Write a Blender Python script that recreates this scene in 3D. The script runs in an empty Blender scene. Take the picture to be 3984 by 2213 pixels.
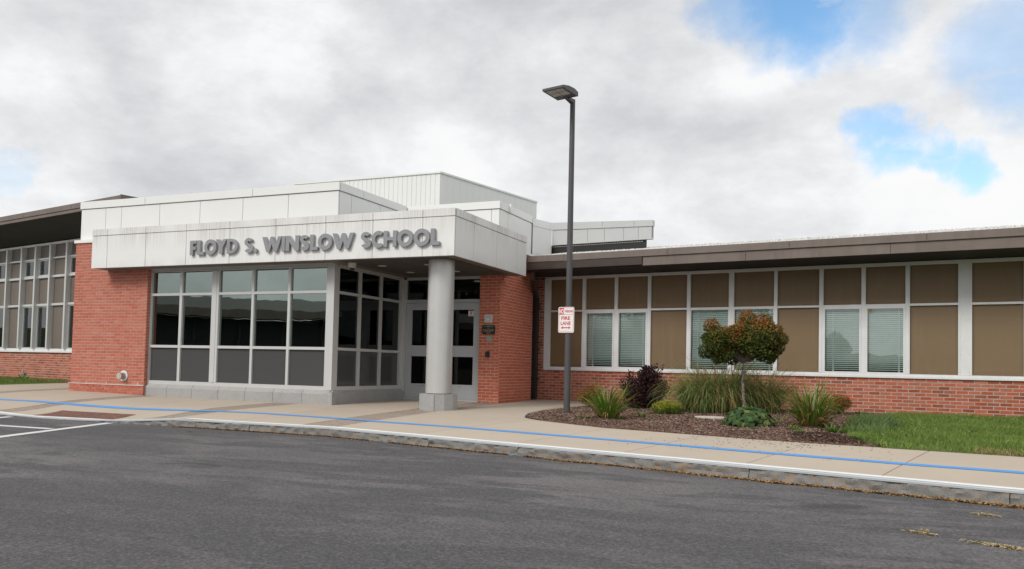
import bpy, bmesh, math, random
import numpy as np
from mathutils import Vector, Matrix, noise as mnoise

random.seed(7); rng = np.random.default_rng(7)
SC = bpy.context.scene
COL = SC.collection
rad = math.radians

# ------------------------------------------------------------------ camera
CAM = Vector((9.855, -13.952, 0.525))
YAW, PITCH, ROLL = 0.4026, 0.0405, 0.0223
cam_d = bpy.data.cameras.new('camera'); cam = bpy.data.objects.new('camera', cam_d); COL.objects.link(cam)
fw = Vector((-math.sin(YAW)*math.cos(PITCH), math.cos(YAW)*math.cos(PITCH), math.sin(PITCH)))
rt = Vector((math.cos(YAW), math.sin(YAW), 0)); up = rt.cross(fw)
c_, s_ = math.cos(ROLL), math.sin(ROLL)
r2 = rt*c_ + up*s_; u2 = up*c_ - rt*s_
cam.matrix_world = Matrix(((r2.x, u2.x, -fw.x, CAM.x), (r2.y, u2.y, -fw.y, CAM.y), (r2.z, u2.z, -fw.z, CAM.z), (0, 0, 0, 1)))
cam_d.sensor_fit = 'HORIZONTAL'; cam_d.sensor_width = 36.0
cam_d.lens = 3230.4/3984*36; cam_d.shift_y = (1297.49-1106.5)/3984
cam_d.clip_start = 0.1; cam_d.clip_end = 3000
SC.camera = cam

# ------------------------------------------------------------------ world: sky with broken cloud
SUN_EL, SUN_AZ = rad(39), rad(202)      # azimuth measured from +Y, clockwise
wd = bpy.data.worlds.new('World'); SC.world = wd; wd.use_nodes = True
nt = wd.node_tree; nt.nodes.clear()
def N(tree, typ, **kw):
    n = tree.nodes.new(typ)
    for k, v in kw.items():
        if k.startswith('i_'):
            n.inputs[int(k[2:]) if k[2:].isdigit() else k[2:].replace('_', ' ')].default_value = v
        else: setattr(n, k, v)
    return n
def mth(tree, op, a, b=None, c=None, clamp=False):
    n = tree.nodes.new('ShaderNodeMath'); n.operation = op; n.use_clamp = clamp
    for i, v in enumerate((a, b, c)):
        if v is None: continue
        if isinstance(v, (int, float)): n.inputs[i].default_value = v
        else: tree.links.new(v, n.inputs[i])
    return n.outputs[0]
def vmth(tree, op, a, b=None):
    n = tree.nodes.new('ShaderNodeVectorMath'); n.operation = op
    for i, v in enumerate((a, b)):
        if v is None: continue
        if isinstance(v, (tuple, list)): n.inputs[i].default_value = v
        else: tree.links.new(v, n.inputs[i])
    return n.outputs['Value'] if op in ('DOT_PRODUCT', 'LENGTH', 'DISTANCE') else n.outputs[0]
def ramp(tree, fac, stops, interp='LINEAR'):
    n = tree.nodes.new('ShaderNodeValToRGB'); n.color_ramp.interpolation = interp
    el = n.color_ramp.elements
    while len(el) < len(stops): el.new(0.5)
    for e, (p, c) in zip(el, stops):
        e.position = p; e.color = (c, c, c, 1) if isinstance(c, (int, float)) else (*c, 1)
    tree.links.new(fac, n.inputs[0]); return n.outputs[0]
def noise(tree, vec, scale, detail=4, rough=.55, dist=0.0, dim='3D'):
    n = tree.nodes.new('ShaderNodeTexNoise'); n.noise_dimensions = dim
    n.inputs['Scale'].default_value = scale; n.inputs['Detail'].default_value = detail
    n.inputs['Roughness'].default_value = rough; n.inputs['Distortion'].default_value = dist
    if vec is not None: tree.links.new(vec, n.inputs['Vector'])
    return n.outputs['Fac']
def mixc(tree, fac, a, b, mode='MIX'):
    n = tree.nodes.new('ShaderNodeMix'); n.data_type = 'RGBA'; n.blend_type = mode
    for i, v in ((0, fac), (6, a), (7, b)):
        if isinstance(v, (int, float)): n.inputs[i].default_value = v
        elif isinstance(v, (tuple, list)): n.inputs[i].default_value = (*v[:3], 1)
        else: tree.links.new(v, n.inputs[i])
    return n.outputs[2]

sky = N(nt, 'ShaderNodeTexSky', sky_type='NISHITA', sun_disc=False, sun_elevation=SUN_EL, sun_rotation=SUN_AZ,
        air_density=1.0, dust_density=0.6, ozone_density=1.5)
tc = N(nt, 'ShaderNodeTexCoord'); dirv = tc.outputs['Generated']
sep = N(nt, 'ShaderNodeSeparateXYZ'); nt.links.new(dirv, sep.inputs[0])
def skyco(dz):            # direction, squeezed vertically so that clouds lie flatter, sampled dz higher up
    c = N(nt, 'ShaderNodeCombineXYZ'); nt.links.new(sep.outputs[0], c.inputs[0]); nt.links.new(sep.outputs[1], c.inputs[1])
    nt.links.new(mth(nt, 'MULTIPLY_ADD', sep.outputs[2], 1.9, 1.9*dz), c.inputs[2]); return c.outputs[0]
pl = skyco(0.0); pl_up = skyco(.045)
def blob(d, inner, outer):          # 1 in the middle of a direction, 0 outside
    d = Vector(d).normalized()
    n = N(nt, 'ShaderNodeMapRange', interpolation_type='SMOOTHSTEP')
    nt.links.new(vmth(nt, 'DOT_PRODUCT', wdir, tuple(d)), n.inputs[0])
    n.inputs[1].default_value = math.cos(rad(outer)); n.inputs[2].default_value = math.cos(rad(inner))
    return n.outputs[0]
# wobble the direction so that the openings get ragged, cloud-like edges
nz = N(nt, 'ShaderNodeTexNoise'); nz.inputs['Scale'].default_value = 8; nz.inputs['Detail'].default_value = 9; nz.inputs['Roughness'].default_value = .6
nt.links.new(dirv, nz.inputs['Vector'])
wob = N(nt, 'ShaderNodeVectorMath', operation='SCALE'); wob.inputs['Scale'].default_value = 0.15
nt.links.new(vmth(nt, 'SUBTRACT', nz.outputs['Color'], (.5, .5, .5)), wob.inputs[0])
wdir = vmth(nt, 'NORMALIZE', vmth(nt, 'ADD', dirv, wob.outputs[0]))
def cloud(v): return mth(nt, 'ADD', mth(nt, 'MULTIPLY', noise(nt, v, 2.6, 9, .58, .15), .64), mth(nt, 'MULTIPLY', noise(nt, v, 7.0, 9, .62, .2), .36))
dens = cloud(pl); dens_up = cloud(pl_up); n2 = noise(nt, pl, 9.0, 8, .62)
lit = mth(nt, 'SUBTRACT', dens_up, dens)      # more cloud above: shaded belly; less above: bright top
# clear openings
op = 0.0
for d, a, b, k in (((-.063, .923, .402), .5, 5.0, .95), ((-.11, .910, .410), .3, 4.0, .7), ((-.01, .925, .392), .3, 4.0, .6), ((.022, .968, .250), .1, 2.1, .75), ((.058, .97, .234), .1, 1.9, .7), ((.092, .97, .222), .1, 2.2, .75),
                   ((-.80, .575, .186), .2, 1.6, .3), ((.13, .935, .327), .5, 4.5, .5)):
    t_ = mth(nt, 'MULTIPLY', blob(d, a, b), k); op = t_ if op == 0.0 else mth(nt, 'MAXIMUM', op, t_)
gap = N(nt, 'ShaderNodeMapRange', interpolation_type='SMOOTHSTEP'); nt.links.new(dens, gap.inputs[0])
gap.inputs[1].default_value = .38; gap.inputs[2].default_value = .30
op = mth(nt, 'MAXIMUM', op, mth(nt, 'MULTIPLY', gap.outputs[0], .8))
open_f = mth(nt, 'MULTIPLY', op, mth(nt, 'MULTIPLY_ADD', mth(nt, 'SUBTRACT', .56, n2), 4.5, 1.2, clamp=True), clamp=True)
# thick grey bodies and bright edges
sh_ = mth(nt, 'ADD', mth(nt, 'MULTIPLY_ADD', dens, 1.7, -.54), mth(nt, 'MULTIPLY', lit, 2.8))
for d, a, b, k in (((-.755, .583, .302), 2, 13, .30), ((-.278, .883, .385), 2, 13, .30), ((-.60, .76, .232), 1, 9, .24), ((-.10, .967, .219), 1, 7, .20), ((-.45, .80, .40), 2, 9, .15),
                   ((-.615, .715, .335), 1, 8, -.34), ((-.79, .58, .235), 1, 7, -.26), ((-.07, .957, .285), 1, 8, -.22), ((.09, .977, .185), 1, 7, -.32), ((-.377, .876, .285), 1, 7, -.14)):
    sh_ = mth(nt, 'MULTIPLY_ADD', blob(d, a, b), k, sh_)
ccol = ramp(nt, sh_, [(0.0, (1.0, 1.0, 1.0)), (.16, (.97, .975, .985)), (.42, (.82, .828, .847)), (.75, (.655, .668, .692)), (1.0, (.57, .583, .612))])
cl = N(nt, 'ShaderNodeVectorMath', operation='SCALE'); nt.links.new(ccol, cl.inputs[0]); cl.inputs['Scale'].default_value = 9.7
blue = N(nt, 'ShaderNodeVectorMath', operation='MULTIPLY'); nt.links.new(sky.outputs[0], blue.inputs[0]); blue.inputs[1].default_value = (1.35, 1.85, 2.0)
col = mixc(nt, open_f, cl.outputs[0], blue.outputs[0])
bg = N(nt, 'ShaderNodeBackground'); bg.inputs[1].default_value = 0.1; nt.links.new(col, bg.inputs[0])
wo = N(nt, 'ShaderNodeOutputWorld'); nt.links.new(bg.outputs[0], wo.inputs[0])

# ------------------------------------------------------------------ sun behind thin cloud
sd = bpy.data.lights.new('sun', 'SUN'); sd.energy = 2.0; sd.angle = rad(22); sd.color = (1.0, .96, .90)
sun = bpy.data.objects.new('sun', sd); COL.objects.link(sun)
sv = Vector((math.sin(SUN_AZ)*math.cos(SUN_EL), math.cos(SUN_AZ)*math.cos(SUN_EL), math.sin(SUN_EL)))
sun.rotation_euler = (-sv).to_track_quat('-Z', 'Y').to_euler(); sun.location = (0, -20, 30)

vs = SC.view_settings; vs.view_transform = 'Standard'; vs.look = 'None'; vs.gamma = 1.0; vs.exposure = 0.0; vs.use_curve_mapping = False
SC.cycles.max_bounces = 8; SC.cycles.transparent_max_bounces = 12
SC.cycles.use_denoising = True

# ------------------------------------------------------------------ material helpers
MATS = {}
def newmat(name):
    m = bpy.data.materials.new(name); m.use_nodes = True; t = m.node_tree
    b = t.nodes['Principled BSDF']; MATS[name] = m
    return m, t, b
def setc(t, sock, v):
    if isinstance(v, (int, float)): sock.default_value = v
    elif isinstance(v, (tuple, list)): sock.default_value = (*v[:3], 1)
    else: t.links.new(v, sock)
def objco(t, scale=(1, 1, 1), rot=(0, 0, 0), world=False):
    tcn = N(t, 'ShaderNodeTexCoord'); mp = N(t, 'ShaderNodeMapping')
    mp.inputs['Scale'].default_value = scale; mp.inputs['Rotation'].default_value = rot
    if world:
        g = N(t, 'ShaderNodeNewGeometry'); t.links.new(g.outputs['Position'], mp.inputs[0])
    else: t.links.new(tcn.outputs['Object'], mp.inputs[0])
    return mp.outputs[0]
def bump(t, b, h, strength=.3, dist=.01):
    n = N(t, 'ShaderNodeBump'); n.inputs['Strength'].default_value = strength; n.inputs['Distance'].default_value = dist
    t.links.new(h, n.inputs['Height']); t.links.new(n.outputs[0], b.inputs['Normal'])
def simple(name, c, rough=.5, var=.08, vscale=6, metal=0.0, bmp=0, bscale=60, spec=.5, world=True):
    m, t, b = newmat(name)
    v = objco(t, world=world)
    f = noise(t, v, vscale, 5)
    lo = tuple(x*(1-var) for x in c); hi = tuple(min(1, x*(1+var)) for x in c)
    setc(t, b.inputs['Base Color'], ramp(t, f, [(.3, lo), (.7, hi)]))
    b.inputs['Roughness'].default_value = rough; b.inputs['Metallic'].default_value = metal
    b.inputs['Specular IOR Level'].default_value = spec
    if bmp: bump(t, b, noise(t, v, bscale, 4), bmp, .004)
    return m

def m_brick(name, stops, bmp=.6):
    m, t, b = newmat(name)
    oi = N(t, 'ShaderNodeObjectInfo'); g = N(t, 'ShaderNodeNewGeometry')
    r = mth(t, 'FRACT', mth(t, 'ADD', oi.outputs['Random'], g.outputs['Random Per Island']))
    base = ramp(t, r, stops)
    v = objco(t, world=True)
    f = noise(t, v, 22, 5, .65); f2 = noise(t, v, 1.1, 3)
    c = mixc(t, mth(t, 'MULTIPLY', ramp(t, f, [(.42, 0), (.8, 1)]), .3), base, (.56, .21, .125))
    c = mixc(t, mth(t, 'MULTIPLY', ramp(t, f, [(.2, 1), (.45, 0)]), .55), c, (.16, .05, .035))
    c = mixc(t, mth(t, 'MULTIPLY', ramp(t, f2, [(.5, 0), (.75, 1)]), .2), c, (.52, .21, .135))
    setc(t, b.inputs['Base Color'], c); b.inputs['Roughness'].default_value = .85; b.inputs['Specular IOR Level'].default_value = .25
    bump(t, b, noise(t, v, 55, 5, .7), bmp, .006)
    return m
m_brick('brick_entry', [(0, (.44, .115, .075)), (.3, (.49, .145, .098)), (.6, (.52, .165, .112)), (.85, (.46, .115, .066)), (1, (.55, .20, .145))])
m_brick('brick_pier', [(0, (.55, .125, .062)), (.3, (.60, .145, .075)), (.6, (.64, .17, .09)), (.85, (.58, .115, .05)), (1, (.66, .20, .12))])  # same brick as the entry block, colour raised to offset the pier's shade
m_brick('brick_wing', [(0, (.40, .085, .045)), (.18, (.25, .065, .035)), (.32, (.46, .11, .055)), (.5, (.43, .15, .09)), (.66, (.48, .095, .045)), (.85, (.50, .175, .115)), (1, (.20, .06, .036))], .35)
simple('mortar', (.41, .33, .28), .95, .12, 9, bmp=.5, bscale=120)
simple('mortar_pier_brightened', (.56, .45, .40), .95, .12, 9, bmp=.5, bscale=120)  # lighter mortar copy, lifted with the pier brick against the shade there
simple('mortar_wing', (.42, .37, .32), .95, .12, 9, bmp=.4, bscale=120)

def m_panel(name, c, streak=0.0):
    m, t, b = newmat(name)
    v = objco(t, world=True)
    f = noise(t, v, 1.2, 4)
    base = ramp(t, f, [(.3, tuple(x*.965 for x in c)), (.7, c)])
    if streak:
        vs_ = objco(t, (34, 34, .9), world=True); st = noise(t, vs_, 1.0, 4, .7)
        v2 = objco(t, (1.3, 1.3, .5), world=True); big = noise(t, v2, 1.3, 2)
        sp = N(t, 'ShaderNodeSeparateXYZ'); g = N(t, 'ShaderNodeNewGeometry'); t.links.new(g.outputs['Position'], sp.inputs[0])
        zz = sp.outputs[2]
        # dirt washed down from the cap joint and gathered at the lower drip edge
        top = N(t, 'ShaderNodeMapRange'); t.links.new(zz, top.inputs[0]); top.inputs[1].default_value = 2.86; top.inputs[2].default_value = 3.36
        bot = N(t, 'ShaderNodeMapRange'); t.links.new(zz, bot.inputs[0]); bot.inputs[1].default_value = 2.74; bot.inputs[2].default_value = 2.54; bot.inputs[4].default_value = .55
        am = mth(t, 'MAXIMUM', top.outputs[0], bot.outputs[0])
        k = mth(t, 'MULTIPLY', mth(t, 'MULTIPLY', ramp(t, st, [(.38, 0), (.62, 1)]), am), ramp(t, big, [(.36, .1), (.60, 1)]))
        base = mixc(t, mth(t, 'MULTIPLY', k, streak), base, (.47, .42, .395))
    setc(t, b.inputs['Base Color'], base); b.inputs['Roughness'].default_value = .38; b.inputs['Specular IOR Level'].default_value = .5
    return m
m_panel('white_panel', (.82, .83, .81)); m_panel('stained_panel', (.80, .805, .785), .8)
m_panel('grey_panel', (.50, .51, .51))
simple('panel_joint', (.30, .29, .28), .7)
simple('aluminium', (.60, .605, .60), .38, .03, 3, metal=.15)
simple('aluminium_white', (.76, .765, .77), .42, .05, 4)
simple('column_metal', (.60, .60, .585), .36, .03, 3, metal=.4)
simple('door_paint', (.50, .52, .535), .4, .04, 3)
simple('letter_paint', (.27, .275, .29), .45, .05, 8)
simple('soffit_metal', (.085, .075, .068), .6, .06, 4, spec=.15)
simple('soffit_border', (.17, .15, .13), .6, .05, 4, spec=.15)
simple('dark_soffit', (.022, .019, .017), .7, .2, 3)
simple('gutter_brown', (.045, .030, .025), .5, .15, 5)
simple('black_plastic', (.012, .012, .013), .4, .1, 5)
simple('pole_paint', (.075, .072, .076), .45, .06, 6)
simple('roof_membrane', (.30, .30, .29), .9, .1, 3)
simple('steel_plate', (.36, .36, .33), .35, .1, 30, metal=.6)
simple('tree_bark', (.20, .165, .15), .95, .3, 35, bmp=.8, bscale=70)
simple('branch_brown', (.10, .07, .05), .9, .2, 20)
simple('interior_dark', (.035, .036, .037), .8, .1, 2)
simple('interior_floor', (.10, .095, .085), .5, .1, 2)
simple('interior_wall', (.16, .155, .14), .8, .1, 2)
simple('blind_slat', (.70, .79, .77), .6, .04, 4)
simple('curtain_green', (.66, .76, .70), .85, .1, 9)
simple('white_paint', (.80, .80, .79), .7, .06, 30)
simple('sign_white', (.80, .79, .78), .45, .02, 5)
simple('sign_red', (.55, .035, .045), .45, .03, 5)
simple('yellow_label', (.50, .40, .08), .6, .05, 5)
simple('gold', (.62, .50, .25), .4, .05, 8)
simple('lens_grey', (.42, .41, .38), .3, .06, 40)
simple('cream_disc', (.60, .57, .50), .5, .04, 5)
simple('edging', (.05, .048, .045), .8, .1, 8)
simple('pad_concrete', (.55, .50, .44), .9, .1, 12)

def m_brown_fascia():
    m, t, b = newmat('brown_fascia')
    v = objco(t, (6, 6, .8), world=True); f = noise(t, v, 1.2, 5, .65)
    v2 = objco(t, world=True); f2 = noise(t, v2, 2.0, 4)
    c = ramp(t, f2, [(.3, (.150, .118, .100)), (.7, (.190, .155, .134))])
    c = mixc(t, mth(t, 'MULTIPLY', ramp(t, f, [(.52, 0), (.78, 1)]), .55), c, (.095, .078, .07))
    setc(t, b.inputs['Base Color'], c); b.inputs['Roughness'].default_value = .55
m_brown_fascia()
def m_tan(name, a, bb, edge):
    m, t, b = newmat(name)
    v = objco(t, world=True); oi = N(t, 'ShaderNodeObjectInfo'); tcg = N(t, 'ShaderNodeTexCoord')
    sp = N(t, 'ShaderNodeSeparateXYZ'); t.links.new(tcg.outputs['Generated'], sp.inputs[0])
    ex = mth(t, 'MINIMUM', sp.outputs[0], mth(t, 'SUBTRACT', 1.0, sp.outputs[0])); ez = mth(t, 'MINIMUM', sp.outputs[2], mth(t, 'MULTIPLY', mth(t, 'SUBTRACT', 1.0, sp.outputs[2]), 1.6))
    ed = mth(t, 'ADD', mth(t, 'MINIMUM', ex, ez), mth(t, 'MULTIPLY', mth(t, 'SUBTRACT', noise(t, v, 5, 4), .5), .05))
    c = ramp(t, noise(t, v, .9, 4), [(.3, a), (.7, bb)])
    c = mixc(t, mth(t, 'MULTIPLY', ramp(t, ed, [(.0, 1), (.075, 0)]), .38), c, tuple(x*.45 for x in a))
    c = mixc(t, mth(t, 'MULTIPLY', oi.outputs['Random'], .16), c, tuple(x*.6 for x in a))
    c = mixc(t, mth(t, 'MULTIPLY', ramp(t, noise(t, objco(t, (9, 9, .7), world=True), 1.0, 4), [(.55, 0), (.75, 1)]), .12), c, (.36, .29, .21))
    setc(t, b.inputs['Base Color'], c); b.inputs['Roughness'].default_value = .5; b.inputs['Specular IOR Level'].default_value = .4
    bump(t, b, noise(t, v, 240, 2), .15, .002)
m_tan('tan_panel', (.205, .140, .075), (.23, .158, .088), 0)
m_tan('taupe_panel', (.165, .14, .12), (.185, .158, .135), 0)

def m_granite(name, c, rust=0.0, rough=.75):
    m, t, b = newmat(name)
    v = objco(t, world=True)
    f = noise(t, v, 130, 3, .7); f2 = noise(t, v, 3.2, 5, .6)
    col = ramp(t, f, [(.36, tuple(x*.62 for x in c)), (.5, c), (.64, tuple(min(1, x*1.3) for x in c))])
    col = mixc(t, mth(t, 'MULTIPLY', ramp(t, f2, [(.48, 0), (.72, 1)]), .30), col, tuple(x*.6 for x in c))
    if rust:
        f3 = noise(t, v, 9, 6, .7, .6)
        col = mixc(t, mth(t, 'MULTIPLY', ramp(t, f3, [(.55, 0), (.62, 1)]), rust), col, (.33, .20, .09))
    setc(t, b.inputs['Base Color'], col); b.inputs['Roughness'].default_value = rough; b.inputs['Specular IOR Level'].default_value = .3
    bump(t, b, noise(t, v, 60, 5, .7), .35, .006)
m_granite('granite', (.375, .37, .365)); m_granite('kerb_granite', (.215, .212, .203), .55, .92)

def m_concrete():
    m, t, b = newmat('concrete')
    v = objco(t, world=True)
    oi = N(t, 'ShaderNodeObjectInfo')
    f = noise(t, v, .8, 6, .6, .3); f2 = noise(t, v, 90, 3, .6); f3 = noise(t, v, 4.5, 5, .65)
    c = ramp(t, f, [(.28, (.42, .350, .275)), (.5, (.475, .40, .32)), (.74, (.52, .445, .365))])
    c = mixc(t, mth(t, 'MULTIPLY', ramp(t, f3, [(.55, 0), (.8, 1)]), .4), c, (.33, .27, .21))
    f4 = noise(t, v, 1.6, 7, .7, .6)
    c = mixc(t, mth(t, 'MULTIPLY', ramp(t, f4, [(.56, 0), (.68, 1)]), .25), c, (.34, .285, .235))
    c = mixc(t, .16, c, ramp(t, f2, [(.35, (.28, .24, .2)), (.65, (.62, .56, .48))]))
    c = mixc(t, .5, c, mixc(t, oi.outputs['Random'], (.44, .375, .305), (.50, .43, .35)))
    setc(t, b.inputs['Base Color'], c); b.inputs['Roughness'].default_value = .9; b.inputs['Specular IOR Level'].default_value = .2
    bump(t, b, f2, .25, .003)
m_concrete()
def m_aggregate():
    m, t, b = newmat('aggregate')
    v = objco(t, world=True)
    vo = N(t, 'ShaderNodeTexVoronoi'); vo.inputs['Scale'].default_value = 75; t.links.new(v, vo.inputs['Vector'])
    sp = N(t, 'ShaderNodeSeparateColor'); t.links.new(vo.outputs['Color'], sp.inputs[0])
    c = ramp(t, sp.outputs[0], [(0, (.17, .125, .095)), (.4, (.29, .225, .175)), (.75, (.38, .31, .25)), (1, (.52, .46, .40))])
    c = mixc(t, .35, c, ramp(t, noise(t, v, 2.5, 4), [(.3, (.23, .18, .14)), (.7, (.34, .28, .23))]))
    setc(t, b.inputs['Base Color'], c); b.inputs['Roughness'].default_value = .9
    bump(t, b, vo.outputs['Distance'], .5, .006)
m_aggregate()
WK = math.atan(-.244)
def m_asphalt():
    m, t, b = newmat('asphalt')
    v = objco(t, world=True)
    g1 = noise(t, v, 190, 3, .75); g2 = noise(t, v, 48, 5, .8); big = noise(t, v, .3, 4); mid = noise(t, v, 1.7, 6, .62)
    c = ramp(t, big, [(.3, (.062, .061, .065)), (.7, (.080, .079, .083))])
    c = mixc(t, mth(t, 'MULTIPLY', ramp(t, mid, [(.35, 1), (.5, 0)]), .35), c, (.055, .055, .058))
    c = mixc(t, .55, c, ramp(t, g1, [(.30, (.018, .018, .02)), (.5, (.080, .078, .081)), (.68, (.25, .24, .24))]))
    c = mixc(t, .58, c, ramp(t, g2, [(.30, (.020, .020, .022)), (.5, (.088, .086, .089)), (.68, (.26, .25, .25))]))
    # worn pale scuffs: coarse bands along the drive, broken up by the aggregate
    s1 = noise(t, objco(t, (.40, 1.25, 1), (0, 0, -WK + .05), world=True), 1.0, 10, .66, .5)
    s2 = noise(t, objco(t, (.55, 1.9, 1), (0, 0, -WK - .45), world=True), .75, 10, .68, .5)
    s3 = noise(t, v, .5, 4)
    k = mth(t, 'MAXIMUM', ramp(t, s1, [(.50, 0), (.575, 1), (.72, .5)]), mth(t, 'MULTIPLY', ramp(t, s2, [(.52, 0), (.60, 1), (.76, .4)]), .8))
    k = mth(t, 'MULTIPLY', k, ramp(t, s3, [(.36, .10), (.62, 1)]))
    k = mth(t, 'MULTIPLY', k, ramp(t, g2, [(.34, .05), (.56, 1)]))
    c = mixc(t, mth(t, 'MULTIPLY', k, .62), c, (.265, .238, .240))
    spot = ramp(t, noise(t, v, 1.15, 3, .4), [(.70, 0), (.76, 1)])
    c = mixc(t, mth(t, 'MULTIPLY', spot, .45), c, (.035, .034, .036))
    setc(t, b.inputs['Base Color'], c); b.inputs['Roughness'].default_value = .92; b.inputs['Specular IOR Level'].default_value = .25
    bump(t, b, mth(t, 'ADD', g1, g2), .6, .008)
m_asphalt()
def m_paint(name, c, wear):
    m, t, b = newmat(name)
    v = objco(t, world=True)
    f = noise(t, v, 45, 5, .7); f2 = noise(t, v, 3, 3)
    k = mth(t, 'MULTIPLY', ramp(t, f, [(.60, 0), (.72, 1)]), wear)
    cc = mixc(t, k, ramp(t, f2, [(.3, tuple(x*.92 for x in c)), (.7, c)]), (.36, .32, .27))
    setc(t, b.inputs['Base Color'], cc); b.inputs['Roughness'].default_value = .75
    bump(t, b, f, .3, .003)
m_paint('blue_paint', (.075, .31, .72), .75); m_paint('road_white', (.66, .66, .66), .5); m_paint('kerb_white', (.80, .81, .82), .7); m_paint('kerb_grey', (.46, .485, .50), .3)
def m_tactile():
    m, t, b = newmat('tactile_brown')
    v = objco(t, world=True)
    f = noise(t, v, 9, 4, .6)
    c = ramp(t, f, [(.32, (.105, .075, .06)), (.5, (.19, .085, .062)), (.68, (.25, .12, .09))])
    setc(t, b.inputs['Base Color'], c); b.inputs['Roughness'].default_value = .8
m_tactile()
def m_soil(name, a, bb, scale):
    m, t, b = newmat(name)
    v = objco(t, world=True)
    f = noise(t, v, scale, 6, .7)
    setc(t, b.inputs['Base Color'], ramp(t, f, [(.3, a), (.7, bb)])); b.inputs['Roughness'].default_value = 1.0; b.inputs['Specular IOR Level'].default_value = .1
    bump(t, b, f, .8, .03)
m_soil('mulch_soil', (.11, .066, .048), (.23, .148, .112), 34)
m_soil('turf', (.085, .12, .03), (.15, .19, .055), 12)
m_soil('far_ground', (.045, .07, .02), (.10, .13, .05), .8)
m_soil('hill_green', (.03, .05, .02), (.06, .085, .04), .05)
def m_gravel():
    m, t, b = newmat('gravel')
    v = objco(t, world=True); oi = N(t, 'ShaderNodeNewGeometry')
    f = noise(t, v, 40, 4, .7)
    c = ramp(t, f, [(.3, (.46, .455, .44)), (.5, (.64, .635, .62)), (.7, (.78, .775, .76))])
    setc(t, b.inputs['Base Color'], c); b.inputs['Roughness'].default_value = .95
    bump(t, b, f, .8, .02)
m_gravel()
def m_attr(name, rough=.6, trans=0.0, gloss=.3):
    m, t, b = newmat(name)
    a = N(t, 'ShaderNodeAttribute'); a.attribute_name = 'Col'
    v = objco(t, world=True); f = noise(t, v, 55, 3)
    c = mixc(t, .2, a.outputs['Color'], mixc(t, f, (0, 0, 0), a.outputs['Color']), 'MIX')
    if name == 'leaf':
        vs_ = N(t, 'ShaderNodeVectorMath', operation='SCALE'); vs_.inputs['Scale'].default_value = 1.3; t.links.new(c, vs_.inputs[0]); c = vs_.outputs[0]
    setc(t, b.inputs['Base Color'], c); b.inputs['Roughness'].default_value = rough; b.inputs['Specular IOR Level'].default_value = gloss
    if trans:
        tl = N(t, 'ShaderNodeBsdfTranslucent'); t.links.new(a.outputs['Color'], tl.inputs[0])
        mx = N(t, 'ShaderNodeMixShader'); mx.inputs[0].default_value = trans
        o = t.nodes['Material Output']; t.links.new(b.outputs[0], mx.inputs[1]); t.links.new(tl.outputs[0], mx.inputs[2]); t.links.new(mx.outputs[0], o.inputs[0])
m_attr('leaf', .65, .25, .12); m_attr('litter', .95, 0, .1)
def m_glass(name, tint, refl, base=.10, rough=0.0, wave=.0):
    m, t, b = newmat(name); t.nodes.remove(b)
    tr = N(t, 'ShaderNodeBsdfTransparent'); tr.inputs[0].default_value = (*tint, 1)
    gl = N(t, 'ShaderNodeBsdfGlossy'); gl.inputs[0].default_value = (*refl, 1); gl.inputs['Roughness'].default_value = rough
    fr = N(t, 'ShaderNodeFresnel'); fr.inputs[0].default_value = 1.52
    f = mth(t, 'ADD', mth(t, 'MULTIPLY', fr.outputs[0], 1.35), base, clamp=True)
    if wave:
        v = objco(t, world=True); bp = N(t, 'ShaderNodeBump'); bp.inputs['Strength'].default_value = wave; bp.inputs['Distance'].default_value = .02
        t.links.new(noise(t, v, 1.4, 2), bp.inputs['Height']); t.links.new(bp.outputs[0], gl.inputs['Normal'])
    mx = N(t, 'ShaderNodeMixShader'); t.links.new(f, mx.inputs[0]); t.links.new(tr.outputs[0], mx.inputs[1]); t.links.new(gl.outputs[0], mx.inputs[2])
    t.links.new(mx.outputs[0], t.nodes['Material Output'].inputs[0])
m_glass('entry_glass', (.30, .34, .33), (.74, .86, .80), .27, 0, .07)
m_glass('door_glass', (.22, .24, .24), (.75, .8, .78), .0, 0, .04)
m_glass('wing_glass', (.92, .945, .935), (.9, .93, .92), .02, 0, .05)
def m_spandrel():
    m, t, b = newmat('spandrel')
    b.inputs['Base Color'].default_value = (.078, .079, .081, 1); b.inputs['Roughness'].default_value = .12; b.inputs['Specular IOR Level'].default_value = .45
m_spandrel()
def m_emit(name, c, s):
    m, t, b = newmat(name); b.inputs['Emission Color'].default_value = (*c, 1); b.inputs['Emission Strength'].default_value = s; b.inputs['Base Color'].default_value = (*c, 1)
m_emit('lamp_on', (1, .86, .68), 1.6)

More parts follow.
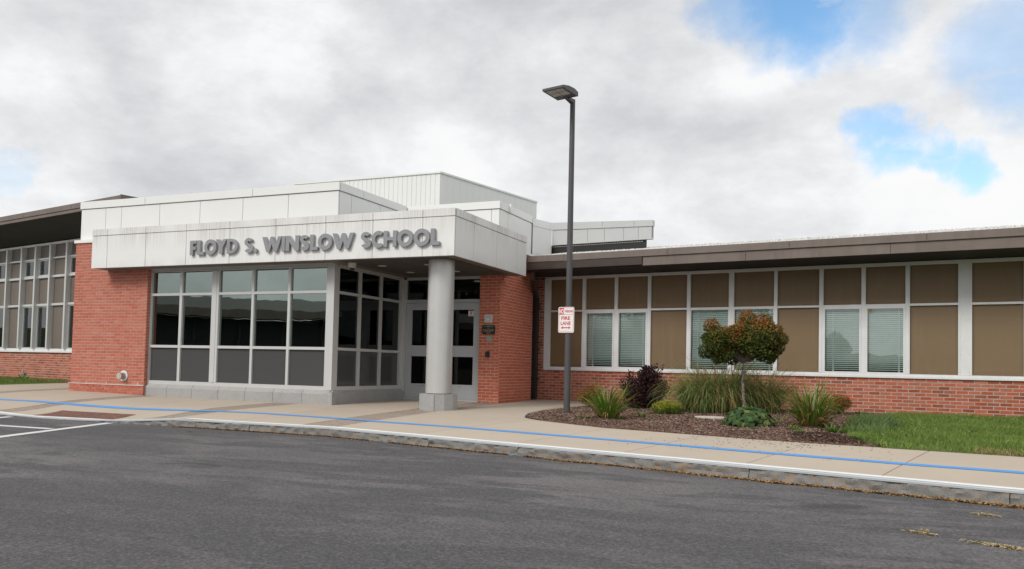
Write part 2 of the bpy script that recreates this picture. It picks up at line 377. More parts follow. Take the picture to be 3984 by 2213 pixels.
# ------------------------------------------------------------------ mesh helpers
class MB:
    def __init__(s): s.v = []; s.f = []; s.c = []
    def add(s, vs, fs, col=None):
        o = len(s.v); s.v += [tuple(p) for p in vs]; s.f += [tuple(i+o for i in f) for f in fs]
        if col is not None: s.c += [col]*len(vs)
        return s
    def box(s, x0, x1, y0, y1, z0, z1):
        return s.add([(x0, y0, z0), (x1, y0, z0), (x1, y1, z0), (x0, y1, z0), (x0, y0, z1), (x1, y0, z1), (x1, y1, z1), (x0, y1, z1)],
                     [(0, 3, 2, 1), (4, 5, 6, 7), (0, 1, 5, 4), (1, 2, 6, 5), (2, 3, 7, 6), (3, 0, 4, 7)])
    def prism(s, poly, z0, z1):       # plan polygon (ccw), z scalars or lists
        n = len(poly); Z0 = z0 if isinstance(z0, (list, tuple)) else [z0]*n; Z1 = z1 if isinstance(z1, (list, tuple)) else [z1]*n
        vs = [(x, y, Z0[i]) for i, (x, y) in enumerate(poly)] + [(x, y, Z1[i]) for i, (x, y) in enumerate(poly)]
        return s.add(vs, [tuple(reversed(range(n))), tuple(range(n, 2*n))] + [(i, (i+1) % n, n+(i+1) % n, n+i) for i in range(n)])
    def cyl(s, p0, p1, r0, r1, n=20, caps=True):
        p0, p1 = Vector(p0), Vector(p1); a = (p1-p0).normalized(); q = a.to_track_quat('Z', 'Y')
        vs = []
        for p, r in ((p0, r0), (p1, r1)):
            for i in range(n):
                an = 2*math.pi*i/n; vs.append(p + q @ Vector((math.cos(an)*r, math.sin(an)*r, 0)))
        fs = [(i, (i+1) % n, n+(i+1) % n, n+i) for i in range(n)]
        if caps: fs += [tuple(reversed(range(n))), tuple(range(n, 2*n))]
        return s.add(vs, fs)
    def tube(s, pts, rs, n=8, col=None):
        pts = [Vector(p) for p in pts]; vs = []; fs = []
        for i, p in enumerate(pts):
            a = (pts[min(i+1, len(pts)-1)] - pts[max(i-1, 0)]).normalized(); q = a.to_track_quat('Z', 'Y')
            for k in range(n):
                an = 2*math.pi*k/n; vs.append(p + q @ Vector((math.cos(an)*rs[i], math.sin(an)*rs[i], 0)))
        for i in range(len(pts)-1):
            for k in range(n): fs.append((i*n+k, i*n+(k+1) % n, (i+1)*n+(k+1) % n, (i+1)*n+k))
        fs += [tuple(reversed(range(n))), tuple(range((len(pts)-1)*n, len(pts)*n))]
        return s.add(vs, fs, col)
    def mesh(s, name, smooth=False):
        me = bpy.data.meshes.new(name); me.from_pydata(s.v, [], s.f); me.update()
        if s.c:
            ca = me.color_attributes.new('Col', 'FLOAT_COLOR', 'POINT')
            ca.data.foreach_set('color', np.array([(*c[:3], 1.0) for c in s.c], dtype=np.float32).ravel())
        if smooth:
            me.shade_smooth(); me.set_sharp_from_angle(angle=rad(40))
        return me
    def build(s, name, mat, parent=None, loc=(0, 0, 0), smooth=False):
        return link(name, s.mesh(name, smooth), mat, parent, loc)
def link(name, me, mat, parent=None, loc=(0, 0, 0), rotz=0.0, scale=None):
    if mat and not me.materials: me.materials.append(MATS[mat] if isinstance(mat, str) else mat)
    o = bpy.data.objects.new(name, me); COL.objects.link(o); o.location = loc
    if parent is not None:
        o.parent = parent
        if parent.name in BASE: o.location = (loc[0], loc[1], loc[2]-BASE[parent.name])
    if rotz: o.rotation_euler = (0, 0, rotz)
    if scale: o.scale = scale
    return o
BASE = {}
def tag(o, label=None, cat=None, group=None, kind=None):
    if label: o['label'] = label
    if cat: o['category'] = cat
    if group: o['group'] = group
    if kind: o['kind'] = kind
    return o
def thing(name, label, cat, loc=(0, 0, 0), rotz=0.0, group=None):
    o = bpy.data.objects.new(name, None); COL.objects.link(o); o.location = loc; o.rotation_euler = (0, 0, rotz)
    o.empty_display_size = .2
    BASE[o.name] = loc[2]
    return tag(o, label, cat, group)
def box(name, mat, parent, *b): return MB().box(*b).build(name, mat, parent)
def bevel_box(name, mat, parent, b, w=.006):
    me = MB().box(*b).mesh(name); bm = bmesh.new(); bm.from_mesh(me)
    bmesh.ops.bevel(bm, geom=bm.edges[:], offset=w, segments=2, affect='EDGES'); bm.to_mesh(me); bm.free()
    return link(name, me, mat, parent)

# ------------------------------------------------------------------ ground levels
ROAD_Z = -.554
KX, KY = 2.6, -3.53
KD = Vector((math.cos(WK), math.sin(WK), 0)); KN = Vector((-math.sin(WK), math.cos(WK), 0))
def sm(a, b, x):
    t = min(1.0, max(0.0, (x-a)/(b-a))); return t*t*(3-2*t)
def kerb_t(x, y):
    if x < KX + (y-KY)*math.tan(WK/2): return y-KY
    return (x-KX)*KN.x + (y-KY)*KN.y
KZX = [-60, -6.6, -4.95, -3.9, -1.9, -.3, 60]; KZZ = [-.42, -.42, -.49, -.535, -.52, -.42, -.42]
def kz(x): return float(np.interp(x, KZX, KZZ))
def zg(x, y):
    t = max(0.0, kerb_t(x, y))
    z = -.42 + .225*(1-math.exp(-t/5.2)) + .06*sm(-3, -7, x)*sm(.5, 3, t) if False else -.42 + .225*(1-math.exp(-t/5.2)) + .06*(1-sm(-7, -3, x))*sm(.5, 3, t)
    return z + (kz(x)+.42)*(1-sm(.2, 1.7, t))

g = MB(); R_ = 900
ring = [(R_*math.cos(2*math.pi*i/48), R_*math.sin(2*math.pi*i/48), -.70) for i in range(48)]
g.add(ring, [tuple(range(48))]); tag(g.build('ground', 'far_ground'), kind='structure')
tag(MB().box(-70, 70, -62, -1.6, -.66, ROAD_Z).build('road', 'asphalt'), kind='structure')

# --- sidewalk: slabs that follow the fall of the ground, over a dark bed that shows in the joints
def patch(name, mat, parent, c, off=0.0, step=.3, gap=.005, thick=.05, zf=zg):
    """c: four plan corners a,b,c,d (ccw). bilinear sheet that follows zf"""
    a, b, cc, d = [Vector((*p, 0)) for p in c]
    ctr = (a+b+cc+d)/4
    sh = lambda p, q, r: p + ((q-p).normalized() + (r-p).normalized())*gap
    a2, b2, c2, d2 = sh(a, b, d), sh(b, a, cc), sh(cc, b, d), sh(d, cc, a)
    nu = max(1, int(max((b-a).length, (cc-d).length)/step)); nv = max(1, int(max((d-a).length, (cc-b).length)/step))
    m = MB(); vs = []; fs = []
    for j in range(nv+1):
        for i in range(nu+1):
            u, v = i/nu, j/nv
            p = (a2*(1-u)+b2*u)*(1-v) + (d2*(1-u)+c2*u)*v
            vs.append((p.x, p.y, zf(p.x, p.y)+off))
    idx = lambda i, j: j*(nu+1)+i
    for j in range(nv):
        for i in range(nu): fs.append((idx(i, j), idx(i+1, j), idx(i+1, j+1), idx(i, j+1)))
    rim = [idx(i, 0) for i in range(nu+1)] + [idx(nu, j) for j in range(1, nv+1)] + [idx(i, nv) for i in range(nu-1, -1, -1)] + [idx(0, j) for j in range(nv-1, 0, -1)]
    base = len(vs)
    for k in rim: vs.append((vs[k][0], vs[k][1], vs[k][2]-thick))
    n = len(rim)
    for k in range(n): fs.append((rim[(k+1) % n], rim[k], base+k, base+(k+1) % n))
    return m.add(vs, fs).build(name, mat, parent)
def krp(s, t):          # point at kerb arc-length s (0 at the bend, + to the right), inward distance t
    if s >= 0: p = Vector((KX, KY, 0)) + KD*s + KN*t
    else: p = Vector((KX+s, KY+t, 0))
    return (p.x, p.y)
def lin(t): # offset line at inward distance t meets itself at the bend
    return (KX + t*math.tan(WK/2)*1.0 , KY+t)
walk = tag(patch('sidewalk', 'edging', None, [(-24, KY), (KX, KY), (2.2, 6.0), (-24, 6.0)], off=-.045, thick=.05), kind='structure')
xs_e = [-24, -20, -16.4, -12.4, -8.22, -7.72, -4.99, -4.57, -2.95, -1.31, -.70, .62, 1.97, 2.6]
ys_e = [KY, -.98, 3.0, 6.0]
for i in range(len(xs_e)-1):
    band = (xs_e[i], xs_e[i+1]) in ((-8.22, -7.72), (-4.99, -4.57), (-1.31, -.70), (1.97, 2.6))
    rows = [(KY, 6.0)] if band else list(zip(ys_e[:-1], ys_e[1:]))
    for y0, y1 in rows:
        if xs_e[i] < -8.5 and y0 > 2.5: continue
        x0, x1 = xs_e[i], xs_e[i+1]
        if band and x0 == 1.97:
            patch('slab', 'aggregate', walk, [(x0, y0), (x1, y0), (x1, 6.0), (x0, 6.0)], off=-.003 if band else 0, gap=.004)
        else:
            patch('slab', 'aggregate' if band else 'concrete', walk, [(x0, y0), (x1, y0), (x1, y1), (x0, y1)], off=-.003 if band else 0)
# right-hand run along the kerb; slab edges square to the kerb
ss = [.62, 1.62, 3.36, 4.86, 6.30, 7.62, 9.0, 10.4, 11.8, 13.2, 14.6, 16.2, 18, 20, 23]
W_ = 2.75
patch('walk_bed', 'edging', walk, [(2.6, KY), krp(23, 0), krp(23, W_), (2.6, KY+W_)], off=-.045)
patch('slab', 'concrete', walk, [(2.604, KY), krp(ss[1], 0), krp(ss[1], W_), (2.604, KY+W_)])
for a, b in zip(ss[1:-1], ss[2:]):
    patch('slab', 'concrete', walk, [krp(a, 0), krp(b, 0), krp(b, W_), krp(a, W_)])
p1 = krp(ss[1], W_); p2 = krp(ss[2], W_)
patch('slab', 'concrete', walk, [(2.604, KY+W_), p1, (p1[0]+.35, 2.2), (2.604, 2.2)])
patch('slab', 'concrete', walk, [p1, p2, (p2[0]+.3, 2.2), (p1[0]+.35, 2.2)])
patch('slab', 'concrete', walk, [(2.604, 2.2), (p1[0]+.35, 2.2), (p1[0]+.5, 5.4), (2.604, 5.4)])
patch('slab', 'concrete', walk, [(p1[0]+.35, 2.2), (p2[0]+.3, 2.2), (p2[0]+.5, 5.2), (p1[0]+.5, 5.4)])
patch('walk_bed', 'edging', walk, [(2.6, KY+W_), p2, (p2[0]+.5, 5.2), (2.6, 5.4)], off=-.045)

def strip(name, mat, parent, pts, w, off, zf=zg, seg=.25):
    """a painted stripe: plan polyline with width w, laid on zf"""
    P = []
    for (a, b) in zip(pts[:-1], pts[1:]):
        n = max(1, int(math.dist(a, b)/seg))
        for k in range(n): P.append((a[0]+(b[0]-a[0])*k/n, a[1]+(b[1]-a[1])*k/n))
    P.append(pts[-1]); m = MB(); vs = []; fs = []
    for i, p in enumerate(P):
        q, r = P[max(0, i-1)], P[min(len(P)-1, i+1)]
        t = Vector((r[0]-q[0], r[1]-q[1], 0)).normalized(); nn = Vector((-t.y, t.x, 0))
        for sg in (-1, 1):
            jw = w/2*(1+.05*math.sin(i*1.7+sg))
            x, y = p[0]+nn.x*sg*jw, p[1]+nn.y*sg*jw
            vs.append((x, y, zf(x, y)+off))
        if i: fs.append((2*i-2, 2*i, 2*i+1, 2*i-1))
    return m.add(vs, fs).build(name, mat, parent)
blue_pts = [(-9.5, -2.35), (-6.413, -2.36), (-5.519, -2.278), (-4.02, -2.322), (-2.755, -2.377), (-1.661, -2.314), (.2, -2.31), (1.962, -2.475), (4.347, -2.914), (6.062, -3.356),
            (7.82, -3.811), (8.872, -4.10), (10.153, -4.41), (11.271, -4.63), (14, -5.3), (20, -6.76)]
strip('painted_line', 'blue_paint', walk, blue_pts, .155, .004)

# --- ramp plate with domes
pc = [(-3.93, -3.50), (-1.98, -3.50), (-2.13, -2.87), (-4.02, -2.84)]
pl_ = patch('tactile_plate', 'tactile_brown', walk, pc, off=.004, gap=0, step=.15, thick=.01)
tag(pl_, 'worn red-brown plate of raised domes set in the ramp')
dm = MB()
for i in range(34):
    for j in range(11):
        u, v = (i+.5)/34, (j+.5)/11
        x = (pc[0][0]*(1-u)+pc[1][0]*u)*(1-v)+(pc[3][0]*(1-u)+pc[2][0]*u)*v; y = (pc[0][1]*(1-u)+pc[1][1]*u)*(1-v)+(pc[3][1]*(1-u)+pc[2][1]*u)*v
        z = zg(x, y)+.004; dm.cyl((x, y, z), (x, y, z+.006), .017, .010, 6)
tag(dm.build('dome', 'tactile_brown', pl_), kind='stuff')

# --- kerb: split-face granite stones, painted top edge
kerb = tag(box('kerb', 'kerb_granite', None, -24, -23.9, KY-.2, KY-.02, -.66, -.43), kind='structure')
def kline(s, t): return krp(s, t)
def stone(s0, s1):
    n = max(8, int((s1-s0)/.028)); nz = 8; m = MB(); vs = []; fs = []
    sd_ = random.uniform(0, 50)
    prof = []          # rings along s: face grid then top then back
    for i in range(n+1):
        s = s0+.004+(s1-s0-.008)*i/n
        x0, y0 = krp(s, 0); zt = kz(x0)-.004
        for j in range(nz+1):
            f = j/nz; z = -.64+(zt-.012+.64)*f
            rough = mnoise.fractal(Vector((s*9+sd_, z*16, sd_)), .8, 2.0, 6)*.024 * (1 if 0 < j < nz else .3)
            x, y = krp(s, -.166+rough*1.3-.025*(1-f)); vs.append((x, y, z))
        x, y = krp(s, -.150); vs.append((x, y, zt))
        x, y = krp(s, -.004); vs.append((x, y, zt))
        vs.append((x, y, -.64))
    w = nz+4
    for i in range(n):
        for j in range(w-1): fs.append((i*w+j, (i+1)*w+j, (i+1)*w+j+1, i*w+j+1))
    fs += [tuple(range(w-1, -1, -1)), tuple(range(n*w, n*w+w))]
    return m.add(vs, fs).build('kerb_stone', 'kerb_granite', kerb, smooth=True)
cuts = [-26.6, -24, -21.5, -19, -16.8, -14.6, -12.6, -10.8, -9.2, -7.6, -6.2, -4.7, -3.48, -2.55, -1.47, -.45]
for a, b in zip(cuts[:-1], cuts[1:]): stone(a, b)
stone(-.45, -.002); 
cuts = [.002, .43, 2.02, 3.50, 6.40, 8.68, 10.6, 12.6, 14.8, 17, 19.5, 22.5]
for a, b in zip(cuts[:-1], cuts[1:]): stone(a, b)
kp = lambda t: [krp(s, t) for s in np.arange(-26, 0, 1.0)] + [((krp(0, t)[0]+krp(-1e-6, t)[0])/2, (krp(0, t)[1]+krp(-1e-6, t)[1])/2)] + [krp(s, t) for s in np.arange(.5, 22, 1.0)]
strip('painted_line', 'kerb_white', kerb, kp(-.072), .144, .003, zf=lambda x, y: kz(x), seg=.2)
gk = MB(); gv = []
for p_, q_ in zip(kp(-.145), kp(-.176)): gv += [(p_[0], p_[1], kz(p_[0])+.001), (q_[0], q_[1], kz(q_[0])-.008), (q_[0], q_[1], kz(q_[0])-.026)]
gk.add(gv, [(3*i+k+1, 3*i+k, 3*i+3+k, 3*i+4+k) for i in range(len(gv)//3-1) for k in (0, 1)]).build('painted_edge', 'kerb_grey', kerb)

# --- parking-bay lines on the road
road = bpy.data.objects['road']
flat = lambda x, y: ROAD_Z
strip('road_marking', 'road_white', road, [(-1.72, -3.80), (-.73, -6.4), (.42, -9.4)], .16, .004, zf=flat)
strip('road_marking', 'road_white', road, [(-1.36, -5.15), (-2.45, -5.19), (-6.5, -5.32)], .16, .005, zf=flat)
strip('road_marking', 'road_white', road, [(-4.12, -3.80), (-3.1, -6.4), (-1.9, -9.4)], .16, .004, zf=flat)

# ------------------------------------------------------------------ bricks
def brick_mesh(seed, L=.192, D=.05, H=.0565):
    r = random.Random(seed); b = MB(); c = .004
    # front face chamfered and a little uneven; back closed
    def j(a): return a + r.uniform(-.0018, .0018)
    x, y, z = L/2, D, H/2
    front = [(j(-x+c), j(0), j(-z+c)), (j(x-c), j(0), j(-z+c)), (j(x-c), j(0), j(z-c)), (j(-x+c), j(0), j(z-c))]
    mid = [(j(-x), c+.002, j(-z)), (j(x), c+.002, j(-z)), (j(x), c+.002, j(z)), (j(-x), c+.002, j(z))]
    back = [(-x, y, -z), (x, y, -z), (x, y, z), (-x, y, z)]
    fs = [(0, 1, 2, 3)] + [(4+i, 4+(i+1) % 4, (i+1) % 4, i) for i in range(4)] + [(8+i, 8+(i+1) % 4, 4+(i+1) % 4, 4+i) for i in range(4)]
    return b.add(front+mid+back, fs)
BR = {}
def brick_variant(mat, k):
    if (mat, k) not in BR:
        me = brick_mesh(k).mesh('brick'); me.materials.append(MATS[mat]); BR[(mat, k)] = me
    return BR[(mat, k)]
class Bricks:
    def __init__(s, th, mat): s.th = th; s.mat = mat; s.l = []
    def wall(s, part, ox, oy, ang, length, z0, z1, course=.0677, L=.2032, proud=0.0, jit=.002, seed=0, mat=None):
        """face starts at (ox,oy) running along ang; outward normal is to the right of the run (ang-90)"""
        r = random.Random(seed); n = int(math.ceil((z1-z0)/course - .15)); ca, sa = math.cos(ang), math.sin(ang)
        for i in range(n):
            z = z1 - (i+.5)*course
            off = (L/2 if i % 2 else 0) - L
            a = off
            while a < length:
                x0, x1 = max(a, 0), min(a+L, length); a += L
                if x1-x0 < .05: continue
                c = (x0+x1)/2; dj = r.uniform(-jit, jit)-proud
                s.l.append((part, (ox+ca*c-sa*dj, oy+sa*c+ca*dj, z), ang, ((x1-x0-.011)/.192, 1, 1), r.randrange(5), mat or s.mat))
    def finish(s, limit=300):
        M = Matrix.Rotation(s.th.rotation_euler.z, 4, 'Z'); tx = Vector(s.th.location); R = s.th.rotation_euler.z
        def size(e):
            p = M @ Vector(e[1]); p = p + Vector((tx.x, tx.y, 0)); v = CAM-p; d = v.length; nrm = Vector((math.sin(e[2]+R), -math.cos(e[2]+R), 0))
            return -max(0, nrm.dot(v/d))*e[3][0]/(d*d)
        s.l.sort(key=size)
        for e in s.l[:limit]:
            o = bpy.data.objects.new('brick', brick_variant(e[5], e[4])); COL.objects.link(o)
            o.parent = e[0]; o.location = e[1]; o.rotation_euler = (0, 0, e[2]); o.scale = e[3]
        for mt in sorted(set(e[5] for e in s.l[limit:])):
            m = MB()
            for part, loc, ang, sc, k, mm in s.l[limit:]:
                if mm != mt: continue
                b = brick_mesh(k); ca, sa = math.cos(ang), math.sin(ang)
                m.add([(loc[0]+ca*x*sc[0]-sa*y, loc[1]+sa*x*sc[0]+ca*y, loc[2]+z) for x, y, z in b.v], b.f)
            tag(m.build('bricks', mt, s.th), kind='stuff')

def panels_x(parent, mat, xs, y, z0, z1, gap=.009, th=.03):       # facing -Y
    for a, b in zip(xs[:-1], xs[1:]): bevel_box('panel', mat, parent, (a+gap/2, b-gap/2, y, y+th, z0, z1), .004)
def panels_y(parent, mat, ys, x, z0, z1, gap=.009, th=.03):       # facing +X
    for a, b in zip(ys[:-1], ys[1:]): bevel_box('panel', mat, parent, (x-th, x, a+gap/2, b-gap/2, z0, z1), .004)

# ------------------------------------------------------------------ entrance pavilion
E_ = thing('entrance_building', 'white-panelled school entrance pavilion with brick piers and glazed vestibule', 'building', (0, 0, -.32))
EB = Bricks(E_, 'brick_entry')
# brick block on the left
bx0, bx1 = -7.235, -4.935
bw = MB().box(bx0+.004, bx1-.004, -.0955, .06, -.06, 3.205).box(bx0+.006, bx0+.2, .06, 3.2, -.06, 3.205).box(bx0-.012, bx1+.004, -.112, .05, -.45, -.07).build('brick_wall', 'mortar', E_)
HPI = math.pi/2
EB.wall(bw, bx0, -.1, 0, bx1-bx0, -.06, 3.205, jit=.0018, seed=1)
EB.wall(bw, bx0-.02, -.122, 0, bx1-bx0+.03, -.40, -.074, seed=2)
EB.wall(bw, bx1, -.1, HPI, .10, -.06, 2.54, seed=3)
box('ledge', 'aluminium_white', bw, bx0-.03, bx1+.002, -.135, -.09, -.073, -.062)
for x in (-6.72, -6.08, -5.5, -5.12): box('weep_joint', 'aluminium_white', bw, x, x+.009, -.1035, -.09, -.06, -.005)
box('cap', 'white_panel', bw, bx0-.03, -4.9, -.13, .3, 3.205, 3.275)
box('cap', 'white_panel', bw, bx0-.03, -7.0, .3, 3.0, 3.205, 3.275)
# brick pier on the right of the doors
px0, px1, py = 1.962, 2.47, 2.70
pw = MB().box(px0+.004, px1-.0045, py+.0045, py+.25, -.45, 2.55).box(2.2, px1-.0045, py+.25, 4.62, -.45, 3.18).build('brick_wall', 'mortar_pier_brightened', E_)
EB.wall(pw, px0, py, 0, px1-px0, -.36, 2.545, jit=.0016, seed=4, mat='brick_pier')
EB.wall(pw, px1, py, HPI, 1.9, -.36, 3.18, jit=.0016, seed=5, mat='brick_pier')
box('cap', 'white_panel', pw, 2.1, 2.52, 2.96, 4.72, 3.18, 3.235)
# granite plinth
st = box('stone_base', 'granite', E_, -4.9, -.02, .02, .1, -.45, -.03)
gj = [-4.930, -4.304, -3.583, -2.858, -2.134, -1.403, -.672, .06]
def granite_block(poly_pts, axis, a, b):
    # profile (outward distance, z) extruded from a to b
    m = MB(); n = len(poly_pts)
    vs = [((a, -o, z) if axis == 'x' else (o, a, z)) for o, z in poly_pts] + [((b, -o, z) if axis == 'x' else (o, b, z)) for o, z in poly_pts]
    fs = [tuple(range(n)), tuple(reversed(range(n, 2*n)))] + [(i, n+i, n+(i+1) % n, (i+1) % n) for i in range(n)]
    return m.add(vs, fs).build('granite_block', 'granite', st)
prof = [(-.02, -.45), (.06, -.45), (.06, -.10), (.045, -.078), (.004, -.022), (-.02, -.022)]
for i, (a, b) in enumerate(zip(gj[:-1], gj[1:])): granite_block(prof, 'x', a+.004, (b-.004) if i < len(gj)-2 else b-.010)
for a, b in ((-.0575, .14), (.148, 1.50), (1.508, 2.74)): granite_block(prof, 'y', a, b)
# glazing, front
ww = MB().box(-4.97, -.148, 0, .12, -.022, .055).box(-4.97, -.148, .0, .12, 2.475, 2.50).box(-4.97, -4.91, 0, .12, .055, 2.475).build('window_wall', 'aluminium', E_)
box('corner_post', 'aluminium', ww, -.147, .0, -.006, .147, -.018, 2.502)
box('header', 'aluminium', ww, -4.97, .002, -.004, .12, 2.504, 2.56)
for a, b in ((-4.087, -4.017), (-2.092, -2.033), (-1.152, -1.09), (-.194, -.150)): box('mullion', 'aluminium', ww, a, b, .004, .12, .056, 2.474)
bevel_box('mullion', 'aluminium', ww, (-3.173, -2.975, -.004, .12, .056, 2.474), .004)
box('mullion', 'aluminium', ww, -3.115, -3.035, -.012, .1, .056, 2.474)
pane_cols = [(-4.91, -4.087), (-4.017, -3.173), (-2.975, -2.092), (-2.033, -1.152), (-1.09, -.194)]
rows = [(.056, .790, 1), (.848, 1.945, 0), (2.0, 2.474, 0)]
for a, b in pane_cols:
    box('transom', 'aluminium', ww, a+.001, b-.001, .004, .11, .790, .848); box('transom', 'aluminium', ww, a+.001, b-.001, .004, .11, 1.945, 2.0)
    for z0, z1, sp in rows:
        dv = [random.uniform(-.0022, .0022) for _ in range(4)]; y_ = .05
        MB().add([(a+.001, y_+dv[0], z0+.001), (b-.001, y_+dv[1], z0+.001), (b-.001, y_+dv[1]+dv[2], z1-.001), (a+.001, y_+dv[0]+dv[2], z1-.001)] + [(a+.001, y_+.012, z0+.001), (b-.001, y_+.012, z0+.001), (b-.001, y_+.012, z1-.001), (a+.001, y_+.012, z1-.001)],
                 [(0, 1, 2, 3), (7, 6, 5, 4), (0, 4, 5, 1), (2, 6, 7, 3), (1, 5, 6, 2), (3, 7, 4, 0)]).build('pane', 'spandrel' if sp else 'entry_glass', ww)
# glazing, return beside the doors
w2 = MB().box(-.12, 0, .148, 2.70, -.022, .055).box(-.12, 0, .148, 2.70, 2.475, 2.50).box(-.12, -.002, 2.60, 2.70, .055, 2.475).build('window_wall', 'aluminium', E_)
box('header', 'aluminium', w2, -.12, .004, .148, 2.72, 2.504, 2.56)
box('corner_post', 'aluminium', w2, -.1, .02, 2.70, 2.80, -.2, 2.50)
side_cols = [(.185, .917), (1.003, 1.752), (1.832, 2.60)]
for a, b in ((.148, .185), (.917, 1.003), (1.752, 1.832)): box('mullion', 'aluminium', w2, -.12, -.004, a, b, .056, 2.474)
for a, b in side_cols:
    box('transom', 'aluminium', w2, -.11, -.004, a+.001, b-.001, .790, .848); box('transom', 'aluminium', w2, -.11, -.004, a+.001, b-.001, 1.945, 2.0)
    for z0, z1, sp in rows: box('pane', 'spandrel' if sp else 'door_glass', w2, -.055, -.045, a+.001, b-.001, z0+.001, z1-.001)
# doors
df = MB().box(.02, .058, 2.76, 2.90, -.25, 2.50).box(1.944, 1.968, 2.76, 2.90, -.25, 2.50).box(.058, 1.944, 2.765, 2.90, 1.955, 2.03).box(.058, 1.944, 2.765, 2.90, 2.487, 2.56).build('door_frame', 'door_paint', E_)
box('pane', 'door_glass', df, .06, 1.942, 2.82, 2.83, 2.031, 2.486)
for i, (a, b) in enumerate(((.062, .997), (1.003, 1.940))):
    d = MB()
    s0, s1 = a+.150, b-.150; ya, yb = 2.785, 2.83
    d.box(a, s0, ya, yb, -.228, 1.948); d.box(s1, b, ya, yb, -.228, 1.948)
    d.box(s0, s1, ya, yb, 1.797, 1.948); d.box(s0, s1, ya, yb, .732, .979); d.box(s0, s1, ya, yb, -.228, .105)
    do = d.build('door', 'door_paint', E_)
    box('pane', 'door_glass', do, s0+.001, s1-.001, 2.80, 2.81, .980, 1.796); box('pane', 'door_glass', do, s0+.001, s1-.001, 2.80, 2.81, .106, .731)
    box('kick_plate', 'door_paint', do, a+.03, b-.03, 2.780, 2.784, -.20, .03)
    hx = s1+.05 if i == 0 else s0-.07
    box('handle', 'aluminium', do, hx, hx+.022, 2.735, 2.757, .72, 1.05); box('handle', 'aluminium', do, hx, hx+.022, 2.735, 2.784, .72, .74); box('handle', 'aluminium', do, hx, hx+.022, 2.735, 2.784, 1.03, 1.05)
    box('pull_mark', 'black_plastic', do, (a+b)/2-.02, (a+b)/2+.02, 2.783, 2.786, .052, .062)
box('threshold', 'aluminium', E_, .02, 1.968, 2.74, 2.93, -.34, -.232)
# column
cx, cy = 2.375, .10
co = MB().cyl((cx, cy, .0), (cx, cy, 2.54), .25, .25, 56).build('column', 'column_metal', E_, smooth=True)
box('seam', 'panel_joint', co, cx+.236, cx+.2505, cy-.045, cy-.041, .002, 2.535)
oc = [(cx+.372*math.cos(math.pi/12+i*math.pi/6), cy+.372*math.sin(math.pi/12+i*math.pi/6)) for i in range(12)]
def half(pts, s): return [p for p in pts]
bs = MB().prism(oc, -.42, -.012).build('column_base', 'granite', co)
MB().box(cx+.10, cx+.106, cy-.366, cy-.340, -.42, -.02).build('joint', 'panel_joint', bs)
# canopy
X0, X1, Y0, Y1, Z0, Z1, ZJ = -6.18, 2.972, -.55, 2.93, 2.535, 3.41, 3.262
ca = MB().box(X0+.03, X1-.03, Y0+.03, -.10, Z0+.02, Z1-.02).box(-.1, X1-.03, -.1, Y1, Z0+.02, Z1-.02).box(X0+.03, -.1, -.1, .2, 2.57, Z1-.02).build('canopy', 'panel_joint', E_)
cj = [X0, -5.705, -4.559, -3.411, -2.238, -1.063, .143, 1.22, 2.303, X1]
panels_x(ca, 'stained_panel', cj, Y0, Z0, ZJ-.004); panels_x(ca, 'stained_panel', cj, Y0-.008, ZJ+.004, Z1, th=.04)
cjy = [Y0+.031, .257, 1.319, 2.378, Y1]
panels_y(ca, 'stained_panel', cjy, X1, Z0, ZJ-.004); panels_y(ca, 'stained_panel', [Y0+.033]+cjy[1:], X1+.008, ZJ+.004, Z1, th=.04)
box('panel', 'stained_panel', ca, X0, X0+.028, Y0+.032, -.10, Z0, Z1-.01)
# soffit
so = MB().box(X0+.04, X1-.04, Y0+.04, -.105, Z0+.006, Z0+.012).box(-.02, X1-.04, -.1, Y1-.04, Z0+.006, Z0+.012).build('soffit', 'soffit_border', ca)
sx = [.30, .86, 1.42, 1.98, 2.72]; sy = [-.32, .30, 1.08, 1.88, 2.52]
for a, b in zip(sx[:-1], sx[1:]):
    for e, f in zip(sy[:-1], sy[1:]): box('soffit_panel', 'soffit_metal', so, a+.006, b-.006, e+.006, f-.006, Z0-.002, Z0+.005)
for x, y in ((.787, .51), (1.84, .54), (.781, 1.665), (1.873, 1.70)):
    MB().cyl((x, y, Z0-.010), (x, y, Z0-.003), .088, .088, 24).build('downlight', 'cream_disc', so, smooth=True)
# upper parapets
PA0, PZ1, PZJ = .05, 4.21, 4.035
pa = MB().box(-7.26, -.03, PA0+.03, .3, 3.28, PZ1-.02).box(-.3, -.03, .3, 2.9, 3.2, PZ1-.02).box(-7.26, -7.0, .3, 3.2, 3.28, PZ1-.02).build('parapet', 'panel_joint', E_)
jx = [-7.287, -6.49, -5.99, -4.82, -3.64, -2.452, -1.255, .0]
panels_x(pa, 'white_panel', jx, PA0, 3.277, PZJ-.006); panels_x(pa, 'white_panel', [-7.31, -5.249, -2.18, .025], PA0-.025, PZJ+.006, PZ1, th=.05)
panels_y(pa, 'white_panel', [PA0+.032, .511, 1.618, 2.75], 0, 3.2, PZJ-.006); panels_y(pa, 'white_panel', [PA0+.03, .916, 2.74], .025, PZJ+.006, PZ1, th=.05)
box('panel', 'white_panel', pa, -7.287, -7.262, PA0+.032, 3.2, 3.277, PZ1-.01)
pb = MB().box(.0, 2.35, 2.79, 3.0, 2.6, PZ1-.02).box(2.1, 2.35, 3.0, 4.7, 3.2, PZ1-.02).build('parapet', 'panel_joint', E_)
panels_x(pb, 'white_panel', [.03, 1.0, 2.179, 2.372], 2.76, 3.2, PZJ-.006); panels_x(pb, 'white_panel', [.03, 2.395], 2.735, PZJ+.006, PZ1, th=.05)
